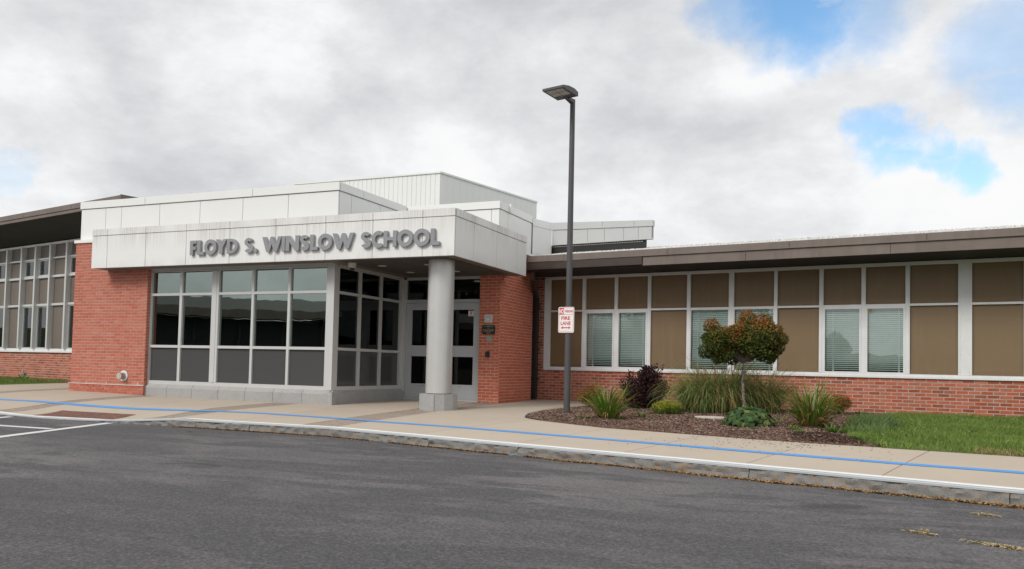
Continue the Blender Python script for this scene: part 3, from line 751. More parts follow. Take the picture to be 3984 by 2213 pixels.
panels_y(pb, 'white_panel', [2.792, 3.24, 4.70], 2.372, 3.235, PZJ-.006); panels_y(pb, 'white_panel', [2.787, 3.26, 4.70], 2.397, PZJ+.006, PZ1, th=.05)
bevel_box('scupper', 'white_panel', pb, (2.398, 2.44, 3.24, 3.30, PZJ-.01, PZ1+.02), .004)
box('roof', 'roof_membrane', E_, -7.1, 2.2, .35, 6.0, 3.55, 3.60)
box('canopy_roof', 'roof_membrane', E_, X0+.1, X1-.1, Y0+.1, 2.7, 3.30, 3.33)
# inside: floor, walls and ceiling seen through the glass
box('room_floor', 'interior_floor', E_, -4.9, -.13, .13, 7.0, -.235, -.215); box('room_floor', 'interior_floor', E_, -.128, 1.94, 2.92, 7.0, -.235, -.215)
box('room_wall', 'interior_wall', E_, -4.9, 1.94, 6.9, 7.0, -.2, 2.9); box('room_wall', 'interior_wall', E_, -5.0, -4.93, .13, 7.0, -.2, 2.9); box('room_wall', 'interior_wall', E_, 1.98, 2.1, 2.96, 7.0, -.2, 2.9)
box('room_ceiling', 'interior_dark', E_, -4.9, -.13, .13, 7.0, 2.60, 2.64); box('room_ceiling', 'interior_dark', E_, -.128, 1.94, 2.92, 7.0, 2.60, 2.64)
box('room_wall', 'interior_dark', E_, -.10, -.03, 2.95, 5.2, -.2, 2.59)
fr_ = box('picture_frame', 'cream_disc', E_, -4.90, -4.86, 1.9, 2.5, .95, 1.35)
MB().cyl((1.20, 4.2, 2.585), (1.20, 4.2, 2.599), .10, .10, 20).build('ceiling_light', 'lamp_on', E_)
EB.finish()

# ------------------------------------------------------------------ school name in raised letters
def ngon_mesh(loops, depth):
    cu = bpy.data.curves.new('glyph', 'CURVE'); cu.dimensions = '2D'; cu.fill_mode = 'BOTH'; cu.extrude = depth/2
    for lp in loops:
        s = cu.splines.new('POLY'); s.points.add(len(lp)-1); s.use_cyclic_u = True
        for p, q in zip(s.points, lp): p.co = (q[0], q[1], 0, 1)
    o = bpy.data.objects.new('glyph', cu); COL.objects.link(o)
    me = bpy.data.meshes.new_from_object(o.evaluated_get(bpy.context.evaluated_depsgraph_get())); bpy.data.objects.remove(o); bpy.data.curves.remove(cu)
    return me
def arc(cx, cy, r, a0, a1, n=24, ry=None):
    ry = r if ry is None else ry
    return [(cx+r*math.cos(rad(a0+(a1-a0)*i/n)), cy+ry*math.sin(rad(a0+(a1-a0)*i/n))) for i in range(n+1)]
T = .235
def stroke(pts, w):
    L, R = [], []
    for i, p in enumerate(pts):
        a, b = pts[max(0, i-1)], pts[min(len(pts)-1, i+1)]
        t = Vector((b[0]-a[0], b[1]-a[1])).normalized(); n = Vector((-t.y, t.x))
        L.append((p[0]+n.x*w/2, p[1]+n.y*w/2)); R.append((p[0]-n.x*w/2, p[1]-n.y*w/2))
    return L+R[::-1]
S_sp = arc(.30, .715, .185, 20, 235, 20, .175) + arc(.33, .275, .205, 70, -160, 22, .175)
GL = {'F': [[(0, 0), (T, 0), (T, .37), (.45, .37), (.45, .58), (T, .58), (T, .79), (.5, .79), (.5, 1), (0, 1)]],
      'L': [[(0, 0), (.52, 0), (.52, .21), (T, .21), (T, 1), (0, 1)]],
      'O': [arc(.53, .5, .53, 0, 352.5, 47), arc(.53, .5, .275, 0, 352.5, 47)],
      'Y': [[(.29, 0), (.29+T, 0), (.29+T, .43), (.82, 1), (.56, 1), (.41, .68), (.26, 1), (0, 1), (.29, .43)]],
      'D': [[(0, 0), (.32, 0)] + arc(.32, .5, .5, -88, 88, 28) + [(.32, 1), (0, 1)], [(T, .2), (.32, .2)] + arc(.32, .5, .29, -86, 86, 24, .30) + [(.32, .8), (T, .8)]],
      'S': [stroke(S_sp, .215)],
      '.': [arc(.14, .13, .145, 0, 345, 23)],
      'W': [[(0, 1), (.25, 1), (.42, .42), (.60, 1), (.76, 1), (.94, .42), (1.11, 1), (1.36, 1), (1.05, 0), (.84, 0), (.68, .52), (.52, 0), (.31, 0)]],
      'I': [[(0, 0), (T, 0), (T, 1), (0, 1)]],
      'N': [[(0, 0), (T, 0), (T, .60), (.60, 0), (.85, 0), (.85, 1), (.615, 1), (.615, .40), (.25, 1), (0, 1)]],
      'C': [arc(.53, .5, .53, 48, 312, 40) + arc(.53, .5, .275, 312-10, 48+10, 34)],
      'H': [[(0, 0), (T, 0), (T, .40), (.60, .40), (.60, 0), (.60+T, 0), (.60+T, 1), (.60, 1), (.60, .61), (T, .61), (T, 1), (0, 1)]]}
spans = [('F', -3.240, -3.065), ('L', -3.050, -2.862), ('O', -2.855, -2.530), ('Y', -2.548, -2.262), ('D', -2.255, -1.975), ('S', -1.795, -1.575), ('.', -1.565, -1.475),
         ('W', -1.346, -.868), ('I', -.862, -.780), ('N', -.765, -.440), ('S', -.415, -.195), ('L', -.179, .005), ('O', .010, .340), ('W', .349, .838),
         ('S', 1.000, 1.225), ('C', 1.240, 1.490), ('H', 1.503, 1.785), ('O', 1.800, 2.132), ('O', 2.148, 2.487), ('L', 2.506, 2.690)]
nm = thing('school_name_sign', 'grey raised metal letters reading FLOYD S. WINSLOW SCHOOL on the canopy', 'sign', (0, -.60, 2.73))
for ch, a, b in spans:
    me = ngon_mesh(GL[ch], .05); me.name = 'letter'
    co_ = np.empty(len(me.vertices)*3); me.vertices.foreach_get('co', co_); co_ = co_.reshape(-1, 3)
    xmin, xmax = co_[:, 0].min(), co_[:, 0].max()
    x = a+(co_[:, 0]-xmin)/(xmax-xmin)*(b-a); z = co_[:, 1]*.305; y = .012+co_[:, 2]*-1.0
    me.vertices.foreach_set('co', np.stack([x, y, z], 1).ravel()); me.update()
    bm = bmesh.new(); bm.from_mesh(me); bmesh.ops.recalc_face_normals(bm, faces=bm.faces); bm.to_mesh(me); bm.free()
    BASE[nm.name] = 0; link('letter', me, 'letter_paint', nm)
    xm = (a+b)/2

# ------------------------------------------------------------------ small things fixed to the entrance
def text_mesh(s, w, h, bold=0.0, depth=.0006):
    cu = bpy.data.curves.new('txt', 'FONT'); cu.body = s; cu.offset = bold; cu.extrude = .01; cu.resolution_u = 3
    o = bpy.data.objects.new('txt', cu); COL.objects.link(o)
    me = bpy.data.meshes.new_from_object(o.evaluated_get(bpy.context.evaluated_depsgraph_get())); bpy.data.objects.remove(o); bpy.data.curves.remove(cu)
    c = np.empty(len(me.vertices)*3); me.vertices.foreach_get('co', c); c = c.reshape(-1, 3)
    mn, mx = c.min(0), c.max(0)
    x = (c[:, 0]-mn[0])/(mx[0]-mn[0])*w; z = (c[:, 1]-mn[1])/(mx[1]-mn[1])*h; y = -(c[:, 2]-mn[2])/(mx[2]-mn[2])*depth
    me.vertices.foreach_set('co', np.stack([x-w/2, y, z-h/2], 1).ravel()); me.update()
    return me
def rrect(w, h, r, n=6):
    p = []
    for cx_, cy_, a in ((w/2-r, h/2-r, 0), (-w/2+r, h/2-r, 90), (-w/2+r, -h/2+r, 180), (w/2-r, -h/2+r, 270)): p += arc(cx_, cy_, r, a, a+90, n)
    return p
def plate(name, mat, parent, loops, y, th, loc=(0, 0, 0)):
    me = ngon_mesh(loops, th); c = np.empty(len(me.vertices)*3); me.vertices.foreach_get('co', c); c = c.reshape(-1, 3)
    me.vertices.foreach_set('co', np.stack([c[:, 0], y+c[:, 2]*-1, c[:, 1]], 1).ravel()); me.update()
    bm = bmesh.new(); bm.from_mesh(me); bmesh.ops.recalc_face_normals(bm, faces=bm.faces); bm.to_mesh(me); bm.free()
    me.name = name; return link(name, me, mat, parent, loc)
FY = 2.695
ic = thing('intercom', 'pale grey call box with small red light above the plaque', 'intercom', (2.205, FY, 1.589)); BASE[ic.name] = 0
plate('housing', 'cream_disc', ic, [rrect(.193, .184, .015)], -.02, .036); plate('inner_plate', 'aluminium', ic, [rrect(.15, .135, .02)], -.042, .008); plate('call_button', 'aluminium_white', ic, [rrect(.05, .06, .005)], -.05, .01)
box('indicator', 'sign_red', ic, -.022, .022, -.058, -.05, .018, .032); box('slot', 'black_plastic', ic, .040, .044, -.049, -.045, -.045, .045)
pq = thing('wall_plaque', 'black plaque with lines of gold lettering on the brick pier', 'plaque', (2.206, FY, 1.341)); BASE[pq.name] = 0
plate('plate', 'black_plastic', pq, [rrect(.316, .206, .004)], -.012, .012)
for i, (t_, w_) in enumerate((('WELCOME TO', .10), ('WINSLOW ELEMENTARY SCHOOL', .25), ('', 0), ('PARENTS', .065), ('', 0), ('FOR SAFETY & SECURITY REASONS', .26), ('PRESS THE BUTTON ON THE CALL BOX', .26), ('TO SPEAK WITH OFFICE STAFF', .23), ('AND ENTER', .09), ('', 0), ('THANK YOU', .10))):
    if t_: link('lettering', text_mesh(t_, w_, .0105, .01), 'gold', pq, (0, -.0185, .086-i*.0172))
for sx_ in (-.142, .142):
    for sz in (-.09, .09): MB().cyl((sx_, -.018, sz), (sx_, -.021, sz), .004, .004, 8).build('screw', 'aluminium', pq)
kb = thing('key_switch', 'square steel key switch plate below the black plaque', 'switch', (2.227, FY, 1.143)); BASE[kb.name] = 0
plate('plate', 'steel_plate', kb, [rrect(.128, .127, .004)], -.008, .01); MB().cyl((.03, -.012, -.02), (.03, -.026, -.02), .012, .012, 12).build('key_cylinder', 'aluminium', kb, smooth=True); MB().cyl((-.01, -.012, .02), (-.01, -.016, .02), .035, .035, 20).build('key_ring', 'steel_plate', kb, smooth=True)
cr = thing('card_reader', 'small black card reader on the brick pier near the door', 'card reader', (2.194, FY, .795)); BASE[cr.name] = 0
plate('case', 'black_plastic', cr, [rrect(.092, .129, .012)], -.016, .03); box('led', 'aluminium_white', cr, -.004, .004, -.033, -.03, -.055, -.05)
ae = thing('aed_sticker', 'white AED sticker with red heart on the right door glass', 'sticker', (1.7135, 2.798, 1.711)); BASE[ae.name] = 0
plate('sheet', 'sign_white', ae, [rrect(.131, .127, .006)], -.002, .001)
link('lettering', text_mesh('AED', .07, .024, .02), 'black_plastic', ae, (0, -.003, .043))
hp = [(0, -.032)] + [(.016*math.sin(rad(a))**3*1.9, (.013*math.cos(rad(a))-.005*math.cos(rad(2*a))-.002*math.cos(rad(3*a)))*1.9) for a in range(170, -180, -12)]
plate('heart', 'sign_red', ae, [hp], -.0035, .001, (0, 0, .002)); plate('bolt', 'sign_white', ae, [[(.004, .016), (-.008, -.002), (0, -.002), (-.004, -.016), (.008, .003), (0, .003)]], -.0045, .0008)
link('lettering', text_mesh('AUTOMATED EXTERNAL', .09, .007, .01), 'black_plastic', ae, (0, -.003, -.042)); link('lettering', text_mesh('DEFIBRILLATOR', .07, .007, .01), 'black_plastic', ae, (0, -.003, -.053))
dc = thing('security_camera', 'cream dome security camera hanging under the canopy soffit', 'camera', (.409, -.002, 2.536)); BASE[dc.name] = 0
MB().cyl((0, 0, 0), (0, 0, -.10), .088, .070, 28).build('housing', 'cream_disc', dc, smooth=True)
dmv = MB(); ringn = 20
for j in range(6):
    a = j/5*math.pi/2
    dmv.v += [(.055*math.cos(a)*math.cos(2*math.pi*i/ringn), .055*math.cos(a)*math.sin(2*math.pi*i/ringn), -.10-.06*math.sin(a)) for i in range(ringn)]
for j in range(5): dmv.f += [(j*ringn+i, (j+1)*ringn+i, (j+1)*ringn+(i+1) % ringn, j*ringn+(i+1) % ringn) for i in range(ringn)]
dmv.build('dome', 'black_plastic', dc, smooth=True)
vc = thing('vent_cap', 'round metal vent hood on the left brick wall near the ground', 'vent', (-5.54, -.105, .139)); BASE[vc.name] = 0
MB().cyl((0, 0, 0), (0, -.012, 0), .122, .122, 32).build('flange', 'aluminium_white', vc, smooth=True)
MB().cyl((0, -.013, -.005), (0, -.13, -.005), .078, .072, 28).build('collar', 'steel_plate', vc, smooth=True)
gr_ = MB().cyl((0, -.131, -.005), (0, -.135, -.005), .072, .072, 28).build('grille', 'cream_disc', vc)
for i in range(7): box('louvre', 'aluminium', gr_, -.06+abs(i-3)*.008, .06-abs(i-3)*.008, -.142, -.135, -.06+i*.018, -.052+i*.018)
for a in (60, 180, 300): MB().cyl((.10*math.sin(rad(a)), -.012, .10*math.cos(rad(a))), (.10*math.sin(rad(a)), -.017, .10*math.cos(rad(a))), .008, .008, 8).build('screw', 'steel_plate', vc)

# ------------------------------------------------------------------ right classroom wing (own axes: x along the wall, y into the building)
WR = -0.1462
RW = thing('classroom_wing', 'long low brick classroom wing with tan window panels behind the planting bed', 'building', (2.631, 5.018, -.26), WR)
RB = Bricks(RW, 'brick_wing')
TEND = 14.2
wr = MB().box(-.35, TEND, .0035, .25, -.5, .476).box(-.35, .018, .0035, .25, .476, 2.76).build('brick_wall', 'mortar_wing', RW)
RB.wall(wr, -.35, 0, 0, TEND+.35, -.39, .476, proud=0, jit=.0012, seed=11)
RB.wall(wr, -.35, 0, 0, .365, .480, 2.74, jit=.0012, seed=12)
RB.finish()
fr = MB().box(.02, TEND, -.035, .10, .480, .517).box(.02, TEND, -.012, .10, .518, .563).box(.02, TEND, -.02, .10, 2.70, 2.742).box(.02, TEND, -.004, .10, 2.676, 2.699).build('window_wall', 'aluminium_white', RW)
V = [(.02, .158), (1.023, 1.112), (1.858, 1.943), (2.682, 2.763), (3.612, 3.695), (4.553, 4.665), (5.514, 5.585), (6.422, 6.505), (7.226, 7.307), (8.025, 8.104), (8.93, 9.16),
     (9.985, 10.07), (10.87, 10.95), (11.75, 11.83), (12.63, 12.71), (13.5, 13.6), (14.1, 14.2)]
for i, (a, b) in enumerate(V):
    if i == 10:
        bevel_box('mullion', 'aluminium_white', fr, (a, b, .006, .09, .565, 2.675), .003)
        for e in (a, b-.030): box('cover_strip', 'aluminium_white', fr, e, e+.030, -.006, .005, .566, 2.674)
        for k in range(7):
            for e in (a+.036, b-.042): MB().cyl((e, .005, .62+k*.33), (e, -.001, .62+k*.33), .005, .005, 6).build('screw', 'steel_plate', fr)
    else:
        bevel_box('mullion', 'aluminium_white', fr, (a, b, -.004, .09, .565, 2.675), .003)
        if i == 0: box('cover_strip', 'aluminium_white', fr, a-.02, a+.035, -.014, -.006, .50, 2.70)
        elif i in (5, 9, 3, 7, 1): box('cover_strip', 'aluminium_white', fr, (a+b)/2-.013, (a+b)/2+.013, -.013, -.005, .566, 2.674)
win_cols = {1: 'sash', 2: 'sash', 4: 'plain', 5: 'plain', 7: 'sash', 8: 'sash', 11: 'sash', 12: 'sash'}
wlabel = {1: 'tall sash window with pale green blinds left of the purple shrub', 2: 'sash window with blinds behind the purple shrub'}
for i in range(len(V)-1):
    a, b = V[i][1]+.001, V[i+1][0]-.001
    box('transom', 'aluminium_white', fr, a, b, -.002, .09, 1.888, 1.930)
    box('panel', 'tan_panel', fr, a, b, .045, .055, 1.931, 2.675)
    if i not in win_cols:
        box('panel', 'tan_panel', fr, a, b, .045, .055, .564, 1.887)
        continue
    w = MB(); e0, e1, f0, f1 = a, b, .564, 1.887
    if win_cols[i] == 'sash':
        m_ = .034; t_ = .045
        w.box(e0, e0+m_, -.012, .07, f0, f1).box(e1-m_, e1, -.012, .07, f0, f1).box(e0+m_, e1-m_, -.012, .07, f0, f0+.026).box(e0+m_, e1-m_, -.012, .07, f1-t_, f1)
        g0, g1, h0, h1 = e0+m_, e1-m_, f0+.026, f1-t_
    else:
        w.box(e0, e0+.012, .0, .07, f0, f1).box(e1-.012, e1, .0, .07, f0, f1).box(e0+.012, e1-.012, .0, .07, f0, f0+.012).box(e0+.012, e1-.012, .0, .07, f1-.012, f1)
        g0, g1, h0, h1 = e0+.012, e1-.012, f0+.012, f1-.012
    wo_ = w.build('window', 'aluminium_white', RW)
    box('pane', 'wing_glass', wo_, g0+.0005, g1-.0005, .030, .036, h0+.0005, h1-.0005)
    nsl = 31; pit = (h1-h0-.02)/nsl
    wid = g1-g0-.012
    sl = MB(); cth = .0
    me = MB().add([(-wid/2, -.006, -.021), (wid/2, -.006, -.021), (wid/2, .004, .0205), (-wid/2, .004, .0205), (-wid/2, -.0045, -.0215), (wid/2, -.0045, -.0215), (wid/2, .0055, .020), (-wid/2, .0055, .020)],
                  [(0, 1, 2, 3), (7, 6, 5, 4), (0, 4, 5, 1), (2, 6, 7, 3)]).mesh('slat'); me.materials.append(MATS['blind_slat'])
    for k in range(nsl):
        o = bpy.data.objects.new('slat', me); COL.objects.link(o); o.parent = wo_
        tilt = max(0, (6-k)*.10) if k < 6 else random.uniform(-.02, .03)
        o.location = ((g0+g1)/2, .085, h0+.03+pit*(k+.3)); o.rotation_euler = (-tilt, random.uniform(-.003, .003), 0)
        o.scale = (1, 1, min(1.0, pit/.0425)*(.86 - (.10 if k < 4 else 0)))
    for tx in ((g0+.13,) if i in (1, 4, 7, 11) else (g1-.10,)): box('tape', 'blind_slat', wo_, tx, tx+.034, .070, .072, h0, h1)
    box('head_rail', 'blind_slat', wo_, g0+.005, g1-.005, .075, .11, h1-.03, h1)
    if i == 8:
        lb = MB().box(g0+.012, g0+.082, .0285, .0295, h1-.058, h1-.012).build('label', 'yellow_label', wo_)
        link('lettering', text_mesh('RESCUE', .048, .012, .02), 'black_plastic', lb, (g0+.047, .0284, h1-.027)); link('lettering', text_mesh('WINDOW', .052, .012, .02), 'black_plastic', lb, (g0+.047, .0284, h1-.046))
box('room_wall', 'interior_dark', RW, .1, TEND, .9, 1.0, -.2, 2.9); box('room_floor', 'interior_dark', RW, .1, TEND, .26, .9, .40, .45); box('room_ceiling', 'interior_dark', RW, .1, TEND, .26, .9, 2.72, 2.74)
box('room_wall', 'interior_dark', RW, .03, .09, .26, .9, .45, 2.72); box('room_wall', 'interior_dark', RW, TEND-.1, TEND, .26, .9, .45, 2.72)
# overhanging roof
OV = -1.2
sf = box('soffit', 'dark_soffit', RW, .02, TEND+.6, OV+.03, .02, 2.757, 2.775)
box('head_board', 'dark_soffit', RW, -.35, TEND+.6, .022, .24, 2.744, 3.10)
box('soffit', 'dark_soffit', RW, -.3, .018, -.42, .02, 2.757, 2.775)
rf = MB().add([(.05, OV-.01, 3.085), (TEND+.6, OV-.01, 3.085), (TEND+.6, 1.55, 3.58), (-.3, 1.55, 3.58), (TEND+.6, 12, 3.2), (-.3, 12, 3.2)], [(0, 1, 2, 3), (3, 2, 4, 5)]).build('roof', 'gravel', RW)
fu = [.20, 1.16, 3.62, 6.1, 8.5, 10.6, 12.8, TEND+.6]; fl = [3.05, 5.25, 7.9, 10.3, 12.6, TEND+.6]
for a, b in zip(fu[:-1], fu[1:]): bevel_box('fascia_board', 'brown_fascia', rf, (a+.003, b-.003, OV-.035, OV+.01, 2.958, 3.098), .004)
for a, b in zip(fl[:-1], fl[1:]): bevel_box('fascia_board', 'brown_fascia', rf, (a+.003, b-.003, OV-.012, OV+.02, 2.757, 2.952), .003)
box('drip_edge', 'brown_fascia', rf, .28, TEND+.6, OV-.045, OV-.036, 2.955, 2.968)
# gutter and downspout at the corner with the entrance
gt = MB().box(.19, 3.04, OV-.03, OV+.02, 2.78, 2.952).box(.19, 3.04, OV+.02, OV+.14, 2.77, 2.79).build('gutter', 'gutter_brown', RW)
ds = MB()
def duct(pts, w, d):
    for (p, q) in zip(pts[:-1], pts[1:]):
        x0, y0, z0 = p; x1, y1, z1 = q
        ds.add([(x0-w, y0-d, z0), (x0+w, y0-d, z0), (x0+w, y0+d, z0), (x0-w, y0+d, z0), (x1-w, y1-d, z1), (x1+w, y1-d, z1), (x1+w, y1+d, z1), (x1-w, y1+d, z1)],
               [(0, 3, 2, 1), (4, 5, 6, 7), (0, 1, 5, 4), (1, 2, 6, 5), (2, 3, 7, 6), (3, 0, 4, 7)])
duct([(.27, -1.08, 2.86), (.27, -1.08, 2.56), (-.17, -.115, 2.20), (-.17, -.115, -.20)], .052, .052)
do_ = ds.build('downspout', 'gutter_brown', RW)
MB().add([(-.222, -.168, -.20), (-.118, -.168, -.20), (-.118, -.063, -.20), (-.222, -.063, -.20), (-.21, -.30, -.235), (-.10, -.30, -.235), (-.10, -.20, -.245), (-.21, -.20, -.245)],
         [(0, 3, 2, 1), (4, 5, 6, 7), (0, 1, 5, 4), (1, 2, 6, 5), (2, 3, 7, 6), (3, 0, 4, 7)]).build('shoe', 'gutter_brown', do_)
for z in (2.0, .95, .25): box('strap', 'gutter_brown', do_, -.235, -.105, -.171, -.02, z, z+.04)
# loose gravel on the roof slope
pm = MB(); ico = [(0, 0, 1), (.9, 0, .1), (-.3, .85, .1), (-.45, -.8, .1), (.2, .2, -.7)]; icf = [(0, 1, 2), (0, 2, 3), (0, 3, 1), (4, 2, 1), (4, 3, 2), (4, 1, 3)]
for _ in range(9000):
    u = random.random()**1.4; x = .35+u*10.6; y = OV-.012+random.random()**1.7*2.5; z = 3.085+(y-OV+.01)/2.75*.495
    s = random.uniform(.009, .024); an = random.uniform(0, 6.28); ca_, sa_ = math.cos(an), math.sin(an)
    gcol = random.uniform(.45, .85)
    pm.add([(x+s*(ca_*p-sa_*q), y+s*(sa_*p+ca_*q), z+s*r*.8+.004) for p, q, r in ico], icf, (gcol, gcol*.99, gcol*.96))
tag(pm.build('pebbles', 'litter', rf), kind='stuff')
# white screen wall on that roof
SW = thing('roof_screen', 'light grey panelled screen wall standing on the gravel roof', 'screen wall', (2.631, 5.018, 3.40), WR)
BASE[SW.name] = 3.40
yS = .30; tA, tB = .0, 2.665
sb = MB().add([(tA, yS+.03, 3.57), (tB-.02, yS+.03, 3.57), (tB-.02, yS+.03, 3.99), (tA, yS+.03, 4.11), (tA, yS+.09, 3.57), (tB-.02, yS+.09, 3.57), (tB-.02, yS+.09, 3.99), (tA, yS+.09, 4.11)],
              [(0, 1, 2, 3), (7, 6, 5, 4), (1, 5, 6, 2), (3, 2, 6, 7), (0, 3, 7, 4), (0, 4, 5, 1)]).build('backing', 'panel_joint', SW)
ctop = lambda t: 4.137-(t-tA)/(tB-tA)*.125; cbot = lambda t: 3.956-(t-tA)/(tB-tA)*.085
def slopepanel(name, a, b, y, th, zb, zt):
    MB().add([(a, y, zb(a)), (b, y, zb(b)), (b, y, zt(b)), (a, y, zt(a)), (a, y+th, zb(a)), (b, y+th, zb(b)), (b, y+th, zt(b)), (a, y+th, zt(a))],
             [(0, 1, 2, 3), (7, 6, 5, 4), (1, 5, 6, 2), (3, 2, 6, 7), (0, 3, 7, 4), (0, 4, 5, 1)]).build(name, 'grey_panel', SW)
pj = [tA, .98, 1.43, 1.93, 2.30, tB-.03]
for a, b in zip(pj[:-1], pj[1:]): slopepanel('panel', a+.004, b-.004, yS, .028, lambda t: 3.60, lambda t: cbot(t)-.006)
for a, b in zip([tA, 1.38, 2.20], [1.38, 2.20, tB]): slopepanel('cap', a+.003, b-.003, yS-.02, .13, cbot, ctop)
slopepanel('base_trim', tA, tB, yS-.015, .06, lambda t: 3.572, lambda t: 3.598)
box('vent_strip', 'black_plastic', SW, tA-.3, tB-.18, yS+.05, yS+.08, 3.30, 3.57)
for k in range(44):
    x = tA-.25+k*.062
    if x < tB-.25: box('vent_slot', 'cream_disc', SW, x, x+.045, yS+.044, yS+.049, 3.530, 3.548)
ci, si = math.cos(-WR), math.sin(-WR)
def toR(x, y): x -= 2.631; y -= 5.018; return (ci*x-si*y, si*x+ci*y)
ax, ay = toR(2.40, 4.70)
MB().add([(ax, ay, 3.05), (tA, yS-.021, 3.05), (tA, yS-.021, 4.137), (ax, ay, 4.16), (ax-.2, ay+.05, 3.05), (tA-.2, yS+.05, 3.05), (tA-.2, yS+.05, 4.137), (ax-.2, ay+.05, 4.16)],
         [(0, 1, 2, 3), (7, 6, 5, 4), (3, 2, 6, 7)]).build('return_panel', 'white_panel', SW)
MB().add([(ax+.004, ay-.004, 3.97), (tA+.004, yS-.025, 3.945), (tA+.004, yS-.025, 3.953), (ax+.004, ay-.004, 3.978)], [(0, 1, 2, 3)]).build('joint', 'panel_joint', SW)

# ------------------------------------------------------------------ rooftop penthouse behind
PH = thing('rooftop_penthouse', 'white ribbed metal penthouse box rising behind the entrance parapets', 'penthouse', (0, 0, 3.4))
f0, f1, f2, f3 = (-5.749, 6.0), (-.886, 6.0), (.16, 10.6), (-4.5, 10.6)
MB().prism([(-5.73, 6.03), (-.91, 6.03), (.13, 10.57), (-4.5, 10.57)], 3.4, 5.82).build('core', 'white_panel', PH)
nP = 33; wP = (f1[0]-f0[0])/nP
for i in range(nP): MB().box(f0[0]+i*wP+.004, f0[0]+(i+1)*wP-.004, 6.0, 6.028, 3.5, 5.80).build('panel', 'white_panel', PH)
dx_, dy_ = f2[0]-f1[0], f2[1]-f1[1]; L_ = math.hypot(dx_, dy_); ux, uy = dx_/L_, dy_/L_; nx, ny = uy, -ux
for i in range(16):
    a, b = L_*i/16+.002, L_*(i+1)/16-.002
    q = lambda s, o: (f1[0]+ux*s+nx*o, f1[1]+uy*s+ny*o)
    MB().prism([q(a, 0), q(a, .0)[:0] or q(b, 0), q(b, -.028), q(a, -.028)][::-1], 3.5, 5.80).build('panel', 'white_panel', PH)
MB().prism([(f0[0]-.03, 5.97), (f1[0]+.03, 5.97), (f1[0]+.0, 6.1), (f0[0]-.03, 6.1)], 5.795, 5.84).build('coping', 'white_panel', PH)
MB().prism([(f1[0]+.031, 5.97), (f2[0]+.03, f2[1]), (f2[0]-.1, f2[1]), (f1[0]-.1, 6.1)], 5.793, 5.842).build('coping', 'white_panel', PH)

# ------------------------------------------------------------------ left classroom wing
LW = thing('classroom_wing', 'taller classroom wing with taupe panels and deep brown eave at far left', 'building', (-7.2, 2.2, -.2), rad(-12))
LB = Bricks(LW, 'brick_wing')
wl = MB().box(-14, .3, .0035, .25, -.5, .655).build('brick_wall', 'mortar_wing', LW)
LB.wall(wl, -9.6, 0, 0, 9.9, -.29, .655, jit=.001, seed=21); LB.finish()
fl_ = MB().box(-14, .3, -.05, .10, .657, .70).box(-14, .3, -.02, .10, .702, .77).box(-14, .3, -.03, .10, 3.87, 3.935).build('window_wall', 'aluminium_white', LW)
mc = [-13.0, -12.1, -11.0, -9.95, -8.98, -8.01, -7.05, -6.17, -5.28, -4.32, -3.36, -2.4, -1.4, -.4]
for i, c in enumerate(mc): bevel_box('mullion', 'aluminium', fl_, (c-.045, c+.045, -.10, .09, .772, 3.868), .004)
rowsL = [(.772, 2.045), (2.115, 2.885), (2.955, 3.44), (3.49, 3.868)]
winL = {4: 'w', 6: 'w', 7: 'w', 9: 'w', 3: 'w', 10: 'w'}
for i in range(len(mc)-1):
    a, b = mc[i]+.046, mc[i+1]-.046
    for z0, z1 in ((2.047, 2.113), (2.887, 2.953), (3.442, 3.488)): box('transom', 'aluminium', fl_, a, b, -.02, .09, z0, z1)
    for r, (z0, z1) in enumerate(rowsL):
        if i in winL and r in (0, 2):
            w = MB().box(a, a+.03, .01, .07, z0+.001, z1-.001).box(b-.03, b, .01, .07, z0+.001, z1-.001).box(a+.03, b-.03, .01, .07, z0+.001, z0+.03).box(a+.03, b-.03, .01, .07, z1-.03, z1-.001).build('window', 'aluminium', LW)
            box('pane', 'wing_glass', w, a+.031, b-.031, .03, .036, z0+.031, z1-.031)
            if r == 0 or i in (9, 10):
                cu_ = MB(); nf = 24; xa, xb = (a+.05+(b-a)*.25, b-.05)
                pts = [(xa+(xb-xa)*k/nf, .085+.018*math.sin(k*1.9)) for k in range(nf+1)]
                cu_.add([(x, y, z0) for x, y in pts]+[(x, y, z1) for x, y in pts], [(k, k+1, nf+2+k, nf+1+k) for k in range(nf)]); cu_.build('curtain', 'curtain_green', w, smooth=True)
        else: box('panel', 'taupe_panel', fl_, a, b, .045, .055, z0+.001, z1-.001)
box('room_wall', 'interior_dark', LW, -14, .2, .7, .75, 0, 4.2); box('room_wall', 'interior_dark', LW, -14, .2, .26, .7, 3.9, 4.0)
OL = -1.2
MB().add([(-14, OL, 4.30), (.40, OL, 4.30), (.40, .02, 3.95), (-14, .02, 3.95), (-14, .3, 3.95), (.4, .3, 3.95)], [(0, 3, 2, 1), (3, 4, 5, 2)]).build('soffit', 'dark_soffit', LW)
lr = MB().add([(-14, OL-.01, 4.53), (.43, OL-.01, 4.53), (.43, 6.0, 4.62), (-14, 6.0, 4.62), (-14, OL-.01, 4.5), (.43, OL-.01, 4.5), (.43, 6.0, 4.3), (-14, 6.0, 4.3)], [(0, 1, 2, 3), (7, 6, 5, 4), (1, 5, 6, 2)]).build('roof', 'brown_fascia', LW)
fj = [-14, -9.2, -6.2, -4.55, -1.9, .43]
for a, b in zip(fj[:-1], fj[1:]): bevel_box('fascia_board', 'brown_fascia', lr, (a+.004, b-.004, OL-.035, OL+.01, 4.405, 4.545), .004)
box('fascia_board', 'brown_fascia', lr, .435, .47, OL-.035, 6.0, 4.40, 4.56)
box('fascia_board', 'brown_fascia', lr, -14, .42, OL-.012, OL+.015, 4.318, 4.40)
box('soffit_board', 'soffit_border', lr, -14, .42, OL+.016, OL+.22, 4.296, 4.315)

